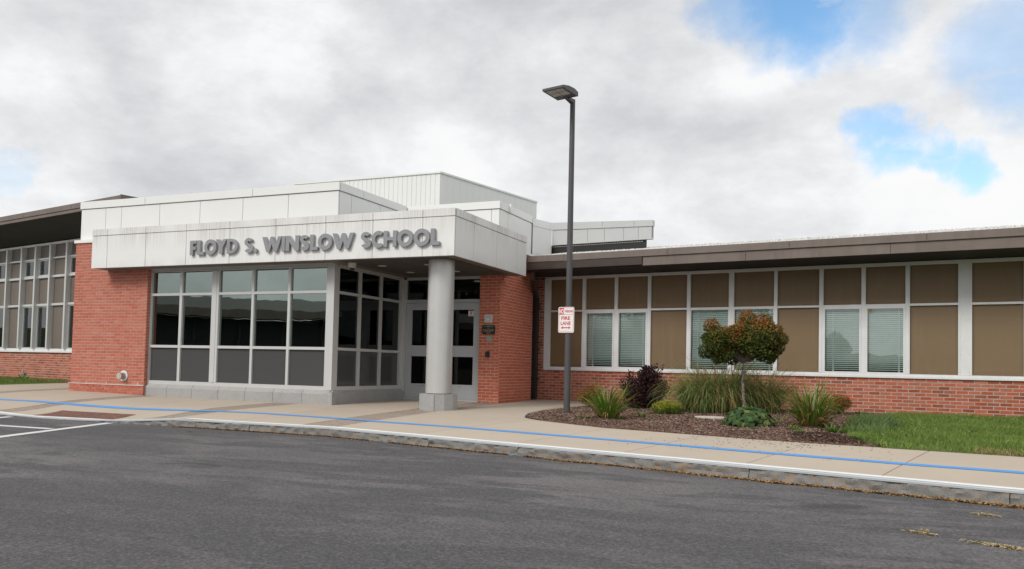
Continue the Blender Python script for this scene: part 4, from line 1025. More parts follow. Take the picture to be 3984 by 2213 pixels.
# ------------------------------------------------------------------ lamp post and sign
LP = thing('street_lamp', 'tall dark grey lamp post with flat rectangular head at the bed edge', 'lamp post', (5.044, -.132, -.29))
BASE[LP.name] = 0
PB = 5.575
MB().tube([(0, 0, -.08), (0, 0, 2.5), (0, 0, PB+.02)], [.0585, .0525, .046], 28).build('pole', 'pole_paint', LP, smooth=True)
hd = Matrix.Rotation(WK, 4, 'Z')      # local -y points to the road
def hv(x, y, z): p = hd @ Vector((x, y, 0)); return (p.x, p.y, z)
hb = MB(); hw = .215; prof_h = [(-.16, PB+.0), (-.64, PB+.030), (-.64, PB+.070), (-.46, PB+.105), (-.28, PB+.108), (-.16, PB+.075)]
vsL = [hv(-hw, y, z) for y, z in prof_h]; vsR = [hv(hw, y, z) for y, z in prof_h]; n = len(prof_h)
hb.add(vsL+vsR, [tuple(range(n)), tuple(reversed(range(n, 2*n)))]+[(i, n+i, n+(i+1) % n, (i+1) % n) for i in range(n)])
ho = hb.build('lamp_head', 'pole_paint', LP)
zb = lambda y: PB+.0+(-.16-y)/.48*.030-.004
for i in (0, 1):
    for j in (0, 1):
        xa, xb = (-.172, -.006) if i == 0 else (.006, .172); ya, yb = (-.605, -.475) if j == 0 else (-.463, -.333)
        MB().add([hv(xa, ya, zb(ya)), hv(xb, ya, zb(ya)), hv(xb, yb, zb(yb)), hv(xa, yb, zb(yb)), hv(xa, ya, zb(ya)+.003), hv(xb, ya, zb(ya)+.003), hv(xb, yb, zb(yb)+.003), hv(xa, yb, zb(yb)+.003)],
                 [(0, 3, 2, 1), (0, 1, 5, 4), (1, 2, 6, 5), (2, 3, 7, 6), (3, 0, 4, 7)]).build('lens', 'lens_grey', ho)
MB().add([hv(-.04, .0, PB-.06), hv(.04, .0, PB-.06), hv(.04, -.26, PB+.004), hv(-.04, -.26, PB+.004), hv(-.04, .0, PB+.02), hv(.04, .0, PB+.02), hv(.04, -.26, PB+.02), hv(-.04, -.26, PB+.02)],
         [(0, 3, 2, 1), (4, 5, 6, 7), (0, 1, 5, 4), (1, 2, 6, 5), (2, 3, 7, 6), (3, 0, 4, 7)]).build('arm', 'pole_paint', LP)
MB().cyl((0, 0, -.03), (0, 0, .0), .075, .075, 24).build('base_cover', 'pole_paint', LP, smooth=True)
SG = thing('traffic_sign', 'white and red NO PARKING FIRE LANE sign fixed to the lamp post', 'sign', (5.025, -.198, 1.377), rad(-4)); BASE[SG.name] = 0
plate('plate', 'sign_white', SG, [rrect(.300, .452, .030)], 0, .003)
ring_o = rrect(.276, .428, .022); ring_i = rrect(.264, .416, .017)
plate('border', 'sign_red', SG, [ring_o, ring_i], -.0022, .0008)
plate('red_field', 'sign_red', SG, [[(-.1365, .092), (-.045, .092), (-.045, .212), (-.115, .212), (-.1365, .195)]], -.0022, .0008)
box('divider', 'sign_red', SG, -.0445, .1365, -.0027, -.0018, .0925, .0975)
link('lettering', text_mesh('NO', .083, .086, .03), 'sign_white', SG, (-.091, -.0029, .150))
for s_t, w_, h_, x_, z_ in (('PARKING', .152, .044, .050, .151), ('FIRE', .168, .063, -.008, .030), ('LANE', .190, .063, -.008, -.060)): link('lettering', text_mesh(s_t, w_, h_, .028), 'sign_red', SG, (x_, -.002, z_))
plate('arrow', 'sign_red', SG, [[(-.098, -.138), (-.058, -.110), (-.062, -.130), (.050, -.130), (.046, -.110), (.086, -.138), (.046, -.166), (.050, -.147), (-.062, -.147), (-.058, -.166)]], -.0022, .0008)
for z_ in (.188, -.176): MB().cyl((-.002, -.001, z_), (-.002, -.008, z_), .007, .006, 10).build('bolt', 'aluminium_white', SG, smooth=True)
box('bracket', 'aluminium', SG, -.02, .02, .003, .018, -.15, .17)

# ------------------------------------------------------------------ planting bed, lawns
from mathutils.geometry import delaunay_2d_cdt
def inside(p, poly):
    x, y = p; c = False; n = len(poly)
    for i in range(n):
        x0, y0 = poly[i]; x1, y1 = poly[(i+1) % n]
        if (y0 > y) != (y1 > y) and x < (x1-x0)*(y-y0)/(y1-y0)+x0: c = not c
    return c
def edge_dist(p, poly):
    d = 1e9; P = Vector(p); n = len(poly)
    for i in range(n):
        a, b = Vector(poly[i]), Vector(poly[(i+1) % n]); ab = b-a
        t = max(0, min(1, (P-a).dot(ab)/max(1e-9, ab.dot(ab)))); d = min(d, (P-a-ab*t).length)
    return d
def dens_poly(poly, step=.25):
    o = []
    for i in range(len(poly)):
        a, b = poly[i], poly[(i+1) % len(poly)]; n = max(1, int(math.dist(a, b)/step))
        o += [(a[0]+(b[0]-a[0])*k/n, a[1]+(b[1]-a[1])*k/n) for k in range(n)]
    return o
def sheet(name, mat, poly, zf, step):
    bd = dens_poly(poly, step); n = len(bd); pts = [Vector(p) for p in bd]
    xs = [p[0] for p in poly]; ys = [p[1] for p in poly]
    x = min(xs)
    while x < max(xs):
        y = min(ys)
        while y < max(ys):
            q = (x+random.uniform(-.3, .3)*step, y+random.uniform(-.3, .3)*step)
            if inside(q, poly) and edge_dist(q, poly) > step*.4: pts.append(Vector(q))
            y += step
        x += step
    v, e, f, *_ = delaunay_2d_cdt(pts, [(i, (i+1) % n) for i in range(n)], [], 1, 1e-5)
    m = MB(); m.add([(p.x, p.y, zf(p.x, p.y)) for p in v], [tuple(k) for k in f])
    return m.build(name, mat, None, smooth=True)
def fast(name, V, F, Cc, mat, parent=None, loc=(0, 0, 0)):
    me = bpy.data.meshes.new(name); V = np.asarray(V, np.float32); F = np.asarray(F, np.int32); k = F.shape[1]
    me.vertices.add(len(V)); me.vertices.foreach_set('co', V.ravel()); me.loops.add(F.size); me.loops.foreach_set('vertex_index', F.ravel())
    me.polygons.add(len(F)); me.polygons.foreach_set('loop_start', np.arange(0, F.size, k, dtype=np.int32)); me.polygons.foreach_set('loop_total', np.full(len(F), k, np.int32))
    me.update(calc_edges=True); me.validate()
    ca = me.color_attributes.new('Col', 'FLOAT_COLOR', 'POINT'); ca.data.foreach_set('color', np.concatenate([np.asarray(Cc, np.float32), np.ones((len(V), 1), np.float32)], 1).ravel())
    return link(name, me, mat, parent, loc)

bed_poly = [(4.519, -.75), (4.60, -.95), (4.771, -1.124), (5.05, -1.36), (5.394, -1.566), (6.288, -2.073), (7.537, -2.43), (8.631, -2.75), (9.36, -2.90), (10.1, -2.99), (9.85, -2.5), (9.62, -1.5), (9.55, -.5), (9.62, .56), (9.95, 2.15), (10.35, 3.39), (10.45, 3.86),
            (4.75, 4.71), (4.62, 3.42), (4.30, 2.2), (4.22, 1.5), (4.25, .6), (4.34, -.15)]
def zbed(x, y):
    d = edge_dist((x, y), bed_poly); return zg(x, y) + .004 + .045*sm(0, .5, d) + .012*mnoise.noise(Vector((x*3, y*3, 0)))*sm(0, .3, d)
bed = tag(sheet('mulch_bed', 'mulch_soil', bed_poly, zbed, .2), kind='structure')
edg = MB()
ep = [(4.75, 4.65), (4.62, 3.42), (4.30, 2.2), (4.22, 1.5), (4.25, .6), (4.34, -.15), (4.519, -.75), (4.60, -.95), (4.771, -1.124), (5.05, -1.36)]
strip('edging', 'edging', bed, ep, .022, .022, seg=.1)
lawn_poly = [(10.06, -3.03), (11.48, -3.27), (13.5, -3.77), (16, -4.3), (21, -5.5), (21, 2.4), (16.6, 2.96), (10.45, 3.86), (10.35, 3.39), (9.95, 2.15), (9.62, .56), (9.55, -.5), (9.62, -1.5), (9.85, -2.5)]
zl = lambda x, y: zg(x, y)+.003+.022*sm(0, .35, edge_dist((x, y), lawn_poly))
lawn = tag(sheet('lawn', 'turf', lawn_poly, zl, .4), kind='structure')
lawn2_poly = [(-10.95, -.2), (-10.95, 2.98), (-14, 3.62), (-20, 4.9), (-24, 5.7), (-24, -.2)]
lawn2 = tag(sheet('lawn', 'turf', lawn2_poly, lambda x, y: zg(x, y)+.003+.027*sm(0, .3, edge_dist((x, y), lawn2_poly)), .5), kind='structure')

def scatter_poly(poly, n, bias=None):
    xs = [p[0] for p in poly]; ys = [p[1] for p in poly]; o = []
    while len(o) < n:
        q = (random.uniform(min(xs), max(xs)), random.uniform(min(ys), max(ys)))
        if inside(q, poly) and (bias is None or random.random() < bias(*q)): o.append(q)
    return o
def blades(name, pts, zf, h, w, cols, parent):
    n = len(pts); P = np.array([(x, y, zf(x, y)) for x, y in pts]); an = rng.uniform(0, 2*np.pi, n); ln = rng.uniform(0, 1, n)**1.5*.9; la = rng.uniform(0, 2*np.pi, n)
    H = rng.uniform(h[0], h[1], n)*(0.75+.5*np.array([mnoise.noise(Vector((x*2.2, y*2.2, 3))) for x, y in pts]))
    W = rng.uniform(w[0], w[1], n); dx, dy = np.cos(an)*W, np.sin(an)*W
    ox, oy = np.cos(la)*ln*H, np.sin(la)*ln*H
    V = np.empty((n, 4, 3))
    V[:, 0] = P+np.stack([dx, dy, 0*dx], 1); V[:, 1] = P-np.stack([dx, dy, 0*dx], 1)
    V[:, 2] = P+np.stack([ox*.4-dx*.6, oy*.4-dy*.6, H*.6], 1); V[:, 3] = P+np.stack([ox, oy, H], 1)
    F = np.empty((n, 2, 3), int); b = np.arange(n)*4
    F[:, 0] = np.stack([b, b+1, b+2], 1); F[:, 1] = np.stack([b, b+2, b+3], 1)
    ci = np.array(cols)[rng.integers(0, len(cols), n)]*rng.uniform(.75, 1.25, (n, 1))
    pat = np.array([mnoise.noise(Vector((x*1.1, y*1.1, 7))) for x, y in pts])[:, None]
    ci = ci*(1+.35*pat)
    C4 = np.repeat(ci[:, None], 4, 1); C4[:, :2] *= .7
    return tag(fast(name, V.reshape(-1, 3), F.reshape(-1, 3), C4.reshape(-1, 3), 'leaf', parent), kind='stuff')
gcols = [(.145, .225, .045), (.165, .26, .05), (.125, .195, .045), (.21, .28, .07), (.19, .235, .085)]
near = lambda x, y: 1.0 if x < 12.6 else .35
gp = scatter_poly(lawn_poly, 60000, near)
blades('grass', gp, zl, (.045, .115), (.0022, .005), gcols, None).update_tag() if False else None
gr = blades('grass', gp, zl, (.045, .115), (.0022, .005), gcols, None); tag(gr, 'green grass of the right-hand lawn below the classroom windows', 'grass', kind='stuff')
gr2 = blades('grass', scatter_poly([(-10.95, .0), (-10.95, 2.98), (-14, 3.62), (-18, 4.4), (-18, .0)], 14000), lambda x, y: zg(x, y)+.03, (.05, .13), (.003, .006), gcols, None); tag(gr2, 'strip of grass at the foot of the left wing', 'grass', kind='stuff')
# taller tufts where lawn meets bed, and clover along the walk
tp = [(x, y) for x, y in scatter_poly([(9.66, -1.2), (10.0, -1.7), (10.35, -.6), (10.2, .8), (9.95, 1.5), (9.66, .7)], 3000)]
tag(blades('grass_tufts', tp, zl, (.10, .22), (.0022, .0045), [(.115, .175, .06), (.13, .20, .065), (.16, .22, .09)], None), 'taller tufted grass where the lawn meets the mulch bed', 'grass', kind='stuff')
dry = [(x, y) for x, y in scatter_poly([(11.0, -3.20), (13.2, -3.7), (13.2, -3.45), (11.0, -2.95)], 1500)]
tag(blades('dry_grass', dry, zl, (.03, .09), (.002, .004), [(.36, .25, .12), (.42, .32, .18)], None), 'dry straw-coloured grass along the edge of the walk', 'grass', kind='stuff')
fl_m = MB()
for x, y in scatter_poly(lawn_poly[:1]+[(11.48, -3.1), (13.0, -3.4), (13.0, 3.2), (10.6, 3.5), (9.9, .5)], 34):
    z = zl(x, y)+random.uniform(.06, .10); s = random.uniform(.010, .016)
    for k in range(6):
        a = k*1.05; fl_m.add([(x, y, z), (x+s*math.cos(a), y+s*math.sin(a), z+.004), (x+s*math.cos(a+.9), y+s*math.sin(a+.9), z+.004)], [(0, 1, 2)], (.75, .75, .70))
tag(fl_m.build('clover_flowers', 'litter'), 'tiny white clover flowers dotted over the lawn', 'flowers', kind='stuff')

# mulch chips
def chips(name, pts, zf, size, cols, parent, lift=.006):
    n = len(pts); P = np.array([(x, y, zf(x, y)+lift*random.random()) for x, y in pts]); a = rng.uniform(0, 2*np.pi, n); L = rng.uniform(size[0], size[1], n); W = L*rng.uniform(.12, .4, n)
    ti = rng.uniform(-.5, .5, n); d = np.stack([np.cos(a), np.sin(a), ti], 1)*L[:, None]; e = np.stack([-np.sin(a), np.cos(a), rng.uniform(-.4, .4, n)], 1)*W[:, None]
    V = np.stack([P-d-e, P+d-e, P+d+e, P-d+e], 1).reshape(-1, 3); F = (np.arange(n)*4)[:, None]+np.arange(4)
    C = np.repeat((np.array(cols)[rng.integers(0, len(cols), n)]*rng.uniform(.7, 1.3, (n, 1))), 4, 0)
    return tag(fast(name, V, F, C, 'litter', parent), kind='stuff')
mcols = [(.21, .12, .090), (.28, .175, .135), (.145, .085, .066), (.34, .245, .20), (.24, .145, .115), (.40, .31, .265)]
chips('mulch_chips', scatter_poly(bed_poly, 60000, lambda x, y: 1.0 if y < 1.2 else .35), zbed, (.006, .022), mcols, bed, .010)
chips('dark_soil', scatter_poly([(9.0, -2.75), (9.9, -2.85), (9.75, -1.9), (9.35, -1.8), (8.95, -2.3)], 1800), zbed, (.006, .022), [(.05, .028, .022), (.08, .045, .035)], bed, .02)
sp_ = scatter_poly([(6.6, -3.9), (10.2, -4.6), (10.1, -2.9), (8.0, -2.45)], 420, lambda x, y: .12+.88*math.exp(-((x-8.9)**2/.8+(y+3.05)**2/.25)))
chips('mulch_bits', sp_, lambda x, y: zg(x, y)+.004, (.004, .016), [(.10, .065, .05), (.17, .11, .085)], walk, .004)
def gutw(s): return max(0, .035+.07*sm(2.2, 7.5, s)+.09*mnoise.noise(Vector((s*1.3, 4, 0)))*sm(-4, 2, s)+.03*mnoise.noise(Vector((s*5, 1, 0))))
# a thin mat of needles under the loose ones
gm = MB(); gv = []
for s_q in np.arange(-3, 14, .05):
    w_q = max(.004, gutw(s_q)*.85)
    a_q, b_q = krp(s_q, -.172), krp(s_q, -.185-w_q); gv += [(a_q[0], a_q[1], ROAD_Z+.004), (b_q[0], b_q[1], ROAD_Z+.0035)]
tag(gm.add(gv, [(2*i, 2*i+1, 2*i+3, 2*i+2) for i in range(len(gv)//2-1)], (.30, .175, .075)).build('needle_mat', 'litter', road), kind='stuff')
# pine needles gathered in the gutter, and scraps of straw on the asphalt
ndl = []
for _ in range(26000):
    s = random.uniform(-3.0, 14); w = gutw(s)
    if w > .012: ndl.append(krp(s, -.180-random.random()*w))
nd = chips('pine_needles', ndl, lambda x, y: ROAD_Z+.003, (.008, .028), [(.33, .19, .08), (.40, .245, .11), (.27, .145, .065), (.44, .29, .15)], road, .005)
for cx0, cy0, lx, ly, nn in ((10.73, -6.43, .085, .035, 500), (10.21, -7.545, .10, .022, 420), (10.66, -7.775, .17, .035, 1100), (10.24, -7.44, .03, .008, 60)):
    pts = []
    for _ in range(nn):
        u, v = random.gauss(0, .5), random.gauss(0, .5); a_ = -.45
        pts.append((cx0+math.cos(a_)*u*lx-math.sin(a_)*v*ly, cy0+math.sin(a_)*u*lx+math.cos(a_)*v*ly))
    chips('straw', pts, lambda x, y: ROAD_Z+.003, (.004, .016), [(.44, .36, .20), (.52, .43, .26), (.36, .28, .15)], road, .006)
lt = thing('fallen_leaf', 'small dark red leaf lying on the asphalt beside the kerb', 'leaf', (.55, -4.35, ROAD_Z)); BASE[lt.name] = 0
MB().add([(-.05, 0, .006), (0, -.022, .012), (.05, .0, .006), (.0, .022, .014)], [(0, 1, 2, 3)], (.13, .04, .03)).build('blade', 'leaf', lt)
pad = tag(MB().prism([(7.53+.27*math.cos(i*math.pi/12), -.05+.25*math.sin(i*math.pi/12)) for i in range(24)], zbed(7.53, -.05)-.05, zbed(7.53, -.05)+.022).build('concrete_pad', 'pad_concrete'), 'small round concrete pad in the mulch left of the broad-leaved plant', 'pad')

# ------------------------------------------------------------------ plants
def vrand(): 
    while True:
        v = Vector((random.uniform(-1, 1), random.uniform(-1, 1), random.uniform(-1, 1)))
        if .05 < v.length < 1: return v.normalized()
def leaf(m, p, d, up_, L, W, col):
    """a pointed leaf from p along d, folded slightly on its midrib"""
    d = d.normalized(); s = d.cross(up_)
    if s.length < 1e-3: s = d.cross(Vector((1, 0, 0)))
    s.normalize(); n = s.cross(d)
    k = random.uniform(.8, 1.2); c1 = tuple(x*k for x in col)
    m.add([p, p+d*L*.45+s*W*.5+n*L*.06, p+d*L-n*L*.10, p+d*L*.45-s*W*.5+n*L*.06], [(0, 1, 2), (0, 2, 3)], c1)
def lobe_leaves(m, c, r, n, L, colf, squash=(1, 1, 1), shell=.55):
    for _ in range(n):
        v = vrand(); rr = (shell+(1-shell)*random.random()**.6) if random.random() < .85 else random.random()
        p = Vector(c)+Vector((v.x*r*squash[0], v.y*r*squash[1], v.z*r*squash[2]))*rr
        d = (v*.8+vrand()*.9+Vector((0, 0, -.25))); l = L*random.uniform(.7, 1.25)
        leaf(m, p, d, (v+vrand()*.6+Vector((0, 0, .5))), l, l*random.uniform(.55, .8), colf(p, v, rr))
def pick(*cs): return random.choice(cs)
RTv = Vector((math.cos(YAW), math.sin(YAW), 0)); FWv = Vector((-math.sin(YAW), math.cos(YAW), 0))
# --- small standard tree
tb = Vector((7.912, .879, zbed(7.912, .879)-.03))
TR = thing('ornamental_tree', 'small round-headed tree with rust and green leaves before the blinds', 'tree', tb); BASE[TR.name] = 0
tk = MB().tube([(0, 0, 0), (.012, 0, .3), (-.008, .01, .6), (.006, 0, .85), (0, 0, 1.02)], [.036, .030, .026, .025, .028], 12)
for i in range(6):
    a = .45+i*.17; tk.tube([(0, 0, a), (.002, 0, a+.03)], [.031, .031], 12) if i % 2 == 0 else None
tk.build('trunk', 'tree_bark', TR, smooth=True)
lobes = [(2770, 1266, .13), (2790, 1305, .14), (2918, 1236, .15), (2955, 1262, .19), (2892, 1285, .20), (3000, 1290, .14), (2846, 1300, .15),
         (2752, 1335, .17), (2800, 1348, .21), (2862, 1340, .24), (2930, 1328, .26), (2988, 1335, .21), (3026, 1318, .10), (3024, 1352, .12),
         (2748, 1370, .13), (2800, 1385, .15), (2850, 1388, .15), (2780, 1400, .09), (2910, 1372, .15), (2965, 1372, .15), (2992, 1392, .10), (3018, 1374, .11), (2726, 1322, .08), (2820, 1320, .19), (2880, 1318, .26), (2945, 1300, .24), (2780, 1330, .17), (2975, 1310, .20)]
cr_ = MB(); lm = MB()
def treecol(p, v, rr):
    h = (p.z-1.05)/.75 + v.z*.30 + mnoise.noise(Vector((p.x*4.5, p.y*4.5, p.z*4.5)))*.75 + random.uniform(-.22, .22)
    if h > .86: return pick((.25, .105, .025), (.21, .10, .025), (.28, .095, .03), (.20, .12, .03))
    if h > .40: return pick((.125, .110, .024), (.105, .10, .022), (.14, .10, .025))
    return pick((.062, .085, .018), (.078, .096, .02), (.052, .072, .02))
for u, v, r in lobes:
    c = RTv*((u-2886)/230) + Vector((0, 0, .30+.525+(1448-v)/230-.02)) + FWv*random.uniform(-.30, .30)*(.5 if r > .25 else 1)
    if r > .2: c += FWv*0
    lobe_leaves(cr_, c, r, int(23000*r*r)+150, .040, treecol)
    lm.tube([(0, 0, .95), tuple(c*.5+Vector((0, 0, .52))), tuple(c)], [.018, .010, .005], 6)
for _ in range(1100):   # leaves between the lobes, front and back of the head
    a, rr = random.uniform(0, 6.28), random.random()**.5*.62
    p = Vector((math.cos(a)*rr, math.sin(a)*rr, random.uniform(1.12, 1.48)-.12*rr)); leaf(cr_, p, vrand(), vrand(), .045, .03, treecol(p, Vector((0, 0, 0)), 1))
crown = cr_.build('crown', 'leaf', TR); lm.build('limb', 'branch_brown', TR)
# --- dark barberry
def shrub(name, label, cat, x, y, build, group=None):
    t = thing(name, label, cat, (x, y, zbed(x, y)-.015), 0, group); BASE[t.name] = 0
    build(t); return t
def barberry(t):
    m = MB(); col = lambda p, v, rr: pick((.040, .017, .021), (.055, .022, .026), (.028, .014, .018), (.075, .030, .034), (.05, .035, .025))
    for _ in range(26):
        v = vrand(); c = Vector((v.x*.36, v.y*.34, .42+v.z*.26)); lobe_leaves(m, c, random.uniform(.15, .22), 330, .044, col)
    st_ = MB()
    for k in range(16):
        x0 = random.uniform(-.38, .46); h = random.uniform(.66, .80)+(.14 if x0 > .2 else 0); p0 = RTv*x0*.8+FWv*random.uniform(-.1, .1)+Vector((0, 0, .45)); p1 = RTv*x0+Vector((0, 0, h))
        st_.tube([tuple(p0), tuple(p1)], [.004, .002], 4)
        for q in range(12):
            f = .3+.7*q/12; leaf(m, p0.lerp(p1, f), vrand()+Vector((0, 0, .6)), vrand(), .05, .03, col(None, None, None))
    m.build('foliage', 'leaf', t)
    for k in range(10):
        a = k*.63; st_.tube([(.03*math.cos(a), .03*math.sin(a), 0), (.25*math.cos(a), .22*math.sin(a), .45)], [.008, .004], 5)
    st_.build('stem', 'branch_brown', t)
shrub('barberry_shrub', 'dark purple-leaved shrub under the left pair of windows', 'shrub', 5.85, 2.09, barberry)
def boxwood(t):
    m = MB()
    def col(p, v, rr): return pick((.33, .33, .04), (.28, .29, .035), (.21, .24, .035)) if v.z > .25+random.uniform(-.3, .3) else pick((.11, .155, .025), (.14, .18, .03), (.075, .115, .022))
    for _ in range(20):
        v = vrand(); lobe_leaves(m, Vector((v.x*.19, v.y*.17, .13+v.z*.05)), .105, 420, .020, col, (1, 1, .85), .7)
    m.build('foliage', 'leaf', t); s = MB()
    for k in range(6): s.tube([(0, 0, 0), (.15*math.cos(k), .15*math.sin(k), .14)], [.008, .004], 5)
    s.build('stem', 'branch_brown', t)
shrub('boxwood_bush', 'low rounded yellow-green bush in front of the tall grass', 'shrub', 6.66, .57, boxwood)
def spirea(w, h):
    def f(t):
        m = MB(); col = lambda p, v, rr: pick((.23, .095, .03), (.17, .075, .025), (.27, .13, .04)) if p.z > h*.45+random.uniform(-.1, .1) else pick((.15, .15, .03), (.11, .13, .025), (.22, .19, .04))
        for _ in range(16):
            v = vrand(); lobe_leaves(m, Vector((v.x*w*.28, v.y*w*.28, h*.55+v.z*h*.22)), w*.24, 170, .030, col, (1.1, 1.1, .8))
        m.build('foliage', 'leaf', t); s = MB()
        for k in range(9): a = k*.7; s.tube([(0, 0, 0), (w*.3*math.cos(a), w*.3*math.sin(a), h*.7)], [.005, .003], 5)
        s.build('stem', 'branch_brown', t)
    return f
shrub('spirea_bush', 'small rust-tinged bush beside the lamp post behind the strap leaves', 'shrub', 4.87, 1.75, spirea(.56, .46))
shrub('spirea_bush', 'small rust-red bush against the wall behind the right strap-leaved clump', 'shrub', 9.42, 2.4, spirea(.44, .38))
def blade(m, base, az, lean, L, W, cols, seg=6, droop=1.0, twist=0.0):
    """arching strap leaf; cols: one colour per segment ring"""
    p = Vector(base); dirh = Vector((math.cos(az), math.sin(az), 0)); side = Vector((-math.sin(az+twist), math.cos(az+twist), 0)); a = lean; vs = []; cs = []
    for i in range(seg+1):
        f = i/seg; w = W*(1-f**2.2)*(.6+.4*min(1, f*4))+.0006
        vs += [p-side*w/2, p+side*w/2]; cs += [cols[i % len(cols)]]*2
        step = L/seg; p = p+(dirh*math.sin(a)+Vector((0, 0, math.cos(a))))*step; a += droop/seg*(.5+f*1.4)
    o = len(m.v); m.v += [tuple(v) for v in vs]; m.c += cs; m.f += [(o+2*i, o+2*i+1, o+2*i+3, o+2*i+2) for i in range(seg)]
def daylily(n, L, R, stalks=9):
    def f(t):
        m = MB(); H_ = .62 if L < .8 else .66
        for k in range(n):
            az = random.uniform(0, 6.283); r = random.random()**.6*R; g_ = pick((.13, .22, .03), (.10, .18, .03), (.16, .25, .045), (.09, .155, .03))
            if random.random() < .15: g_ = pick((.34, .17, .05), (.40, .26, .11), (.26, .15, .05))
            tip = tuple(c*.9+d*.1 for c, d in zip(g_, (.3, .2, .05)))
            kk = random.uniform(.8, 1.2); g_ = tuple(c*kk for c in g_)
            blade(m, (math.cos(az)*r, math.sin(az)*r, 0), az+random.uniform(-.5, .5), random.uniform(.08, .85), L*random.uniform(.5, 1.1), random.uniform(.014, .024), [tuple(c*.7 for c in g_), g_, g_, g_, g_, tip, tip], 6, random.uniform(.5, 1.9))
        for k in range(n//7):
            az = random.uniform(0, 6.283); c = pick((.36, .17, .06), (.42, .28, .14), (.30, .13, .05))
            blade(m, (math.cos(az)*R*.8, math.sin(az)*R*.8, .02), az, random.uniform(.7, 1.2), L*.55, .014, [c], 6, 1.5)
        m.build('leaves', 'leaf', t); s = MB()
        for k in range(stalks):
            az = random.uniform(0, 6.283); ln = random.uniform(.05, .35); h = H_*random.uniform(.7, .95)
            p1 = (math.cos(az)*ln*h*.8, math.sin(az)*ln*h*.8, h*.96); cc = pick((.46, .37, .28), (.40, .29, .20), (.50, .42, .34))
            s.tube([(0, 0, 0), (p1[0]*.5, p1[1]*.5, h*.55), p1], [.004, .0035, .003], 5, cc)
            for q in range(4): leaf(s, Vector(p1)-Vector((0, 0, .02*q)), vrand()+Vector((0, 0, .7)), vrand(), .045, .014, cc)
        s.build('dry_stalk', 'leaf', t)
    return f
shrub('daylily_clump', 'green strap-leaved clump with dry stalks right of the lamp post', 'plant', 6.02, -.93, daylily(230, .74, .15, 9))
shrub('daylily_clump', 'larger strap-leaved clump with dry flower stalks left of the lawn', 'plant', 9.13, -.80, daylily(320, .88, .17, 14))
def zebra(n, L, R, brown):
    def f(t):
        m = MB()
        for k in range(n):
            az = random.uniform(0, 6.283); r = random.random()**.6*R; g_ = pick((.14, .22, .06), (.12, .19, .055), (.17, .245, .085), (.19, .23, .08)); y_ = (.30, .37, .14)
            if random.random() < brown: g_ = pick((.28, .14, .06), (.33, .19, .09), (.23, .12, .055)); y_ = tuple(c*1.3 for c in g_)
            cols = []
            ph = random.randrange(3)
            for i in range(11): cols.append(y_ if (i+ph) % 3 == 0 else g_)
            blade(m, (math.cos(az)*r, math.sin(az)*r, 0), az+random.uniform(-1.2, 1.2), random.uniform(.02, .85)*random.random()**.3, L*random.uniform(.45, 1.1), random.uniform(.006, .012), cols, 10, random.uniform(.8, 3.4), random.uniform(-1.2, 1.2))
        m.build('blades', 'leaf', t); s = MB()
        for k in range(int(16+brown*50)):
            az = random.uniform(0, 6.283); ln = random.uniform(.2, 1.0); h = L*random.uniform(.55, 1.0); p1 = Vector((math.cos(az)*ln*h*.55, math.sin(az)*ln*h*.55, h*(1.0-.35*ln)))
            s.tube([(0, 0, .1), tuple(p1*.55+Vector((0, 0, .1*h))), tuple(p1)], [.003, .0022, .0015], 4, (.30, .22, .10))
            for q in range(7):
                cc = pick((.34, .17, .09), (.42, .26, .15), (.28, .12, .06))
                blade(s, p1, az+random.uniform(-.5, .5), random.uniform(.6, 1.5), random.uniform(.10, .19), .004, [cc], 4, 1.2)
        s.build('plume', 'leaf', t)
    return f
shrub('zebra_grass', 'tall banded ornamental grass between the yellow-green bush and the tree', 'ornamental grass', 7.08, 1.48, zebra(1700, 1.12, .25, .14))
shrub('zebra_grass', 'tallest banded ornamental grass directly behind the tree trunk', 'ornamental grass', 7.45, 1.75, zebra(2100, 1.36, .30, .26))
shrub('zebra_grass', 'browner banded ornamental grass to the right of the tree trunk', 'ornamental grass', 8.10, 2.35, zebra(1500, 1.12, .26, .36))
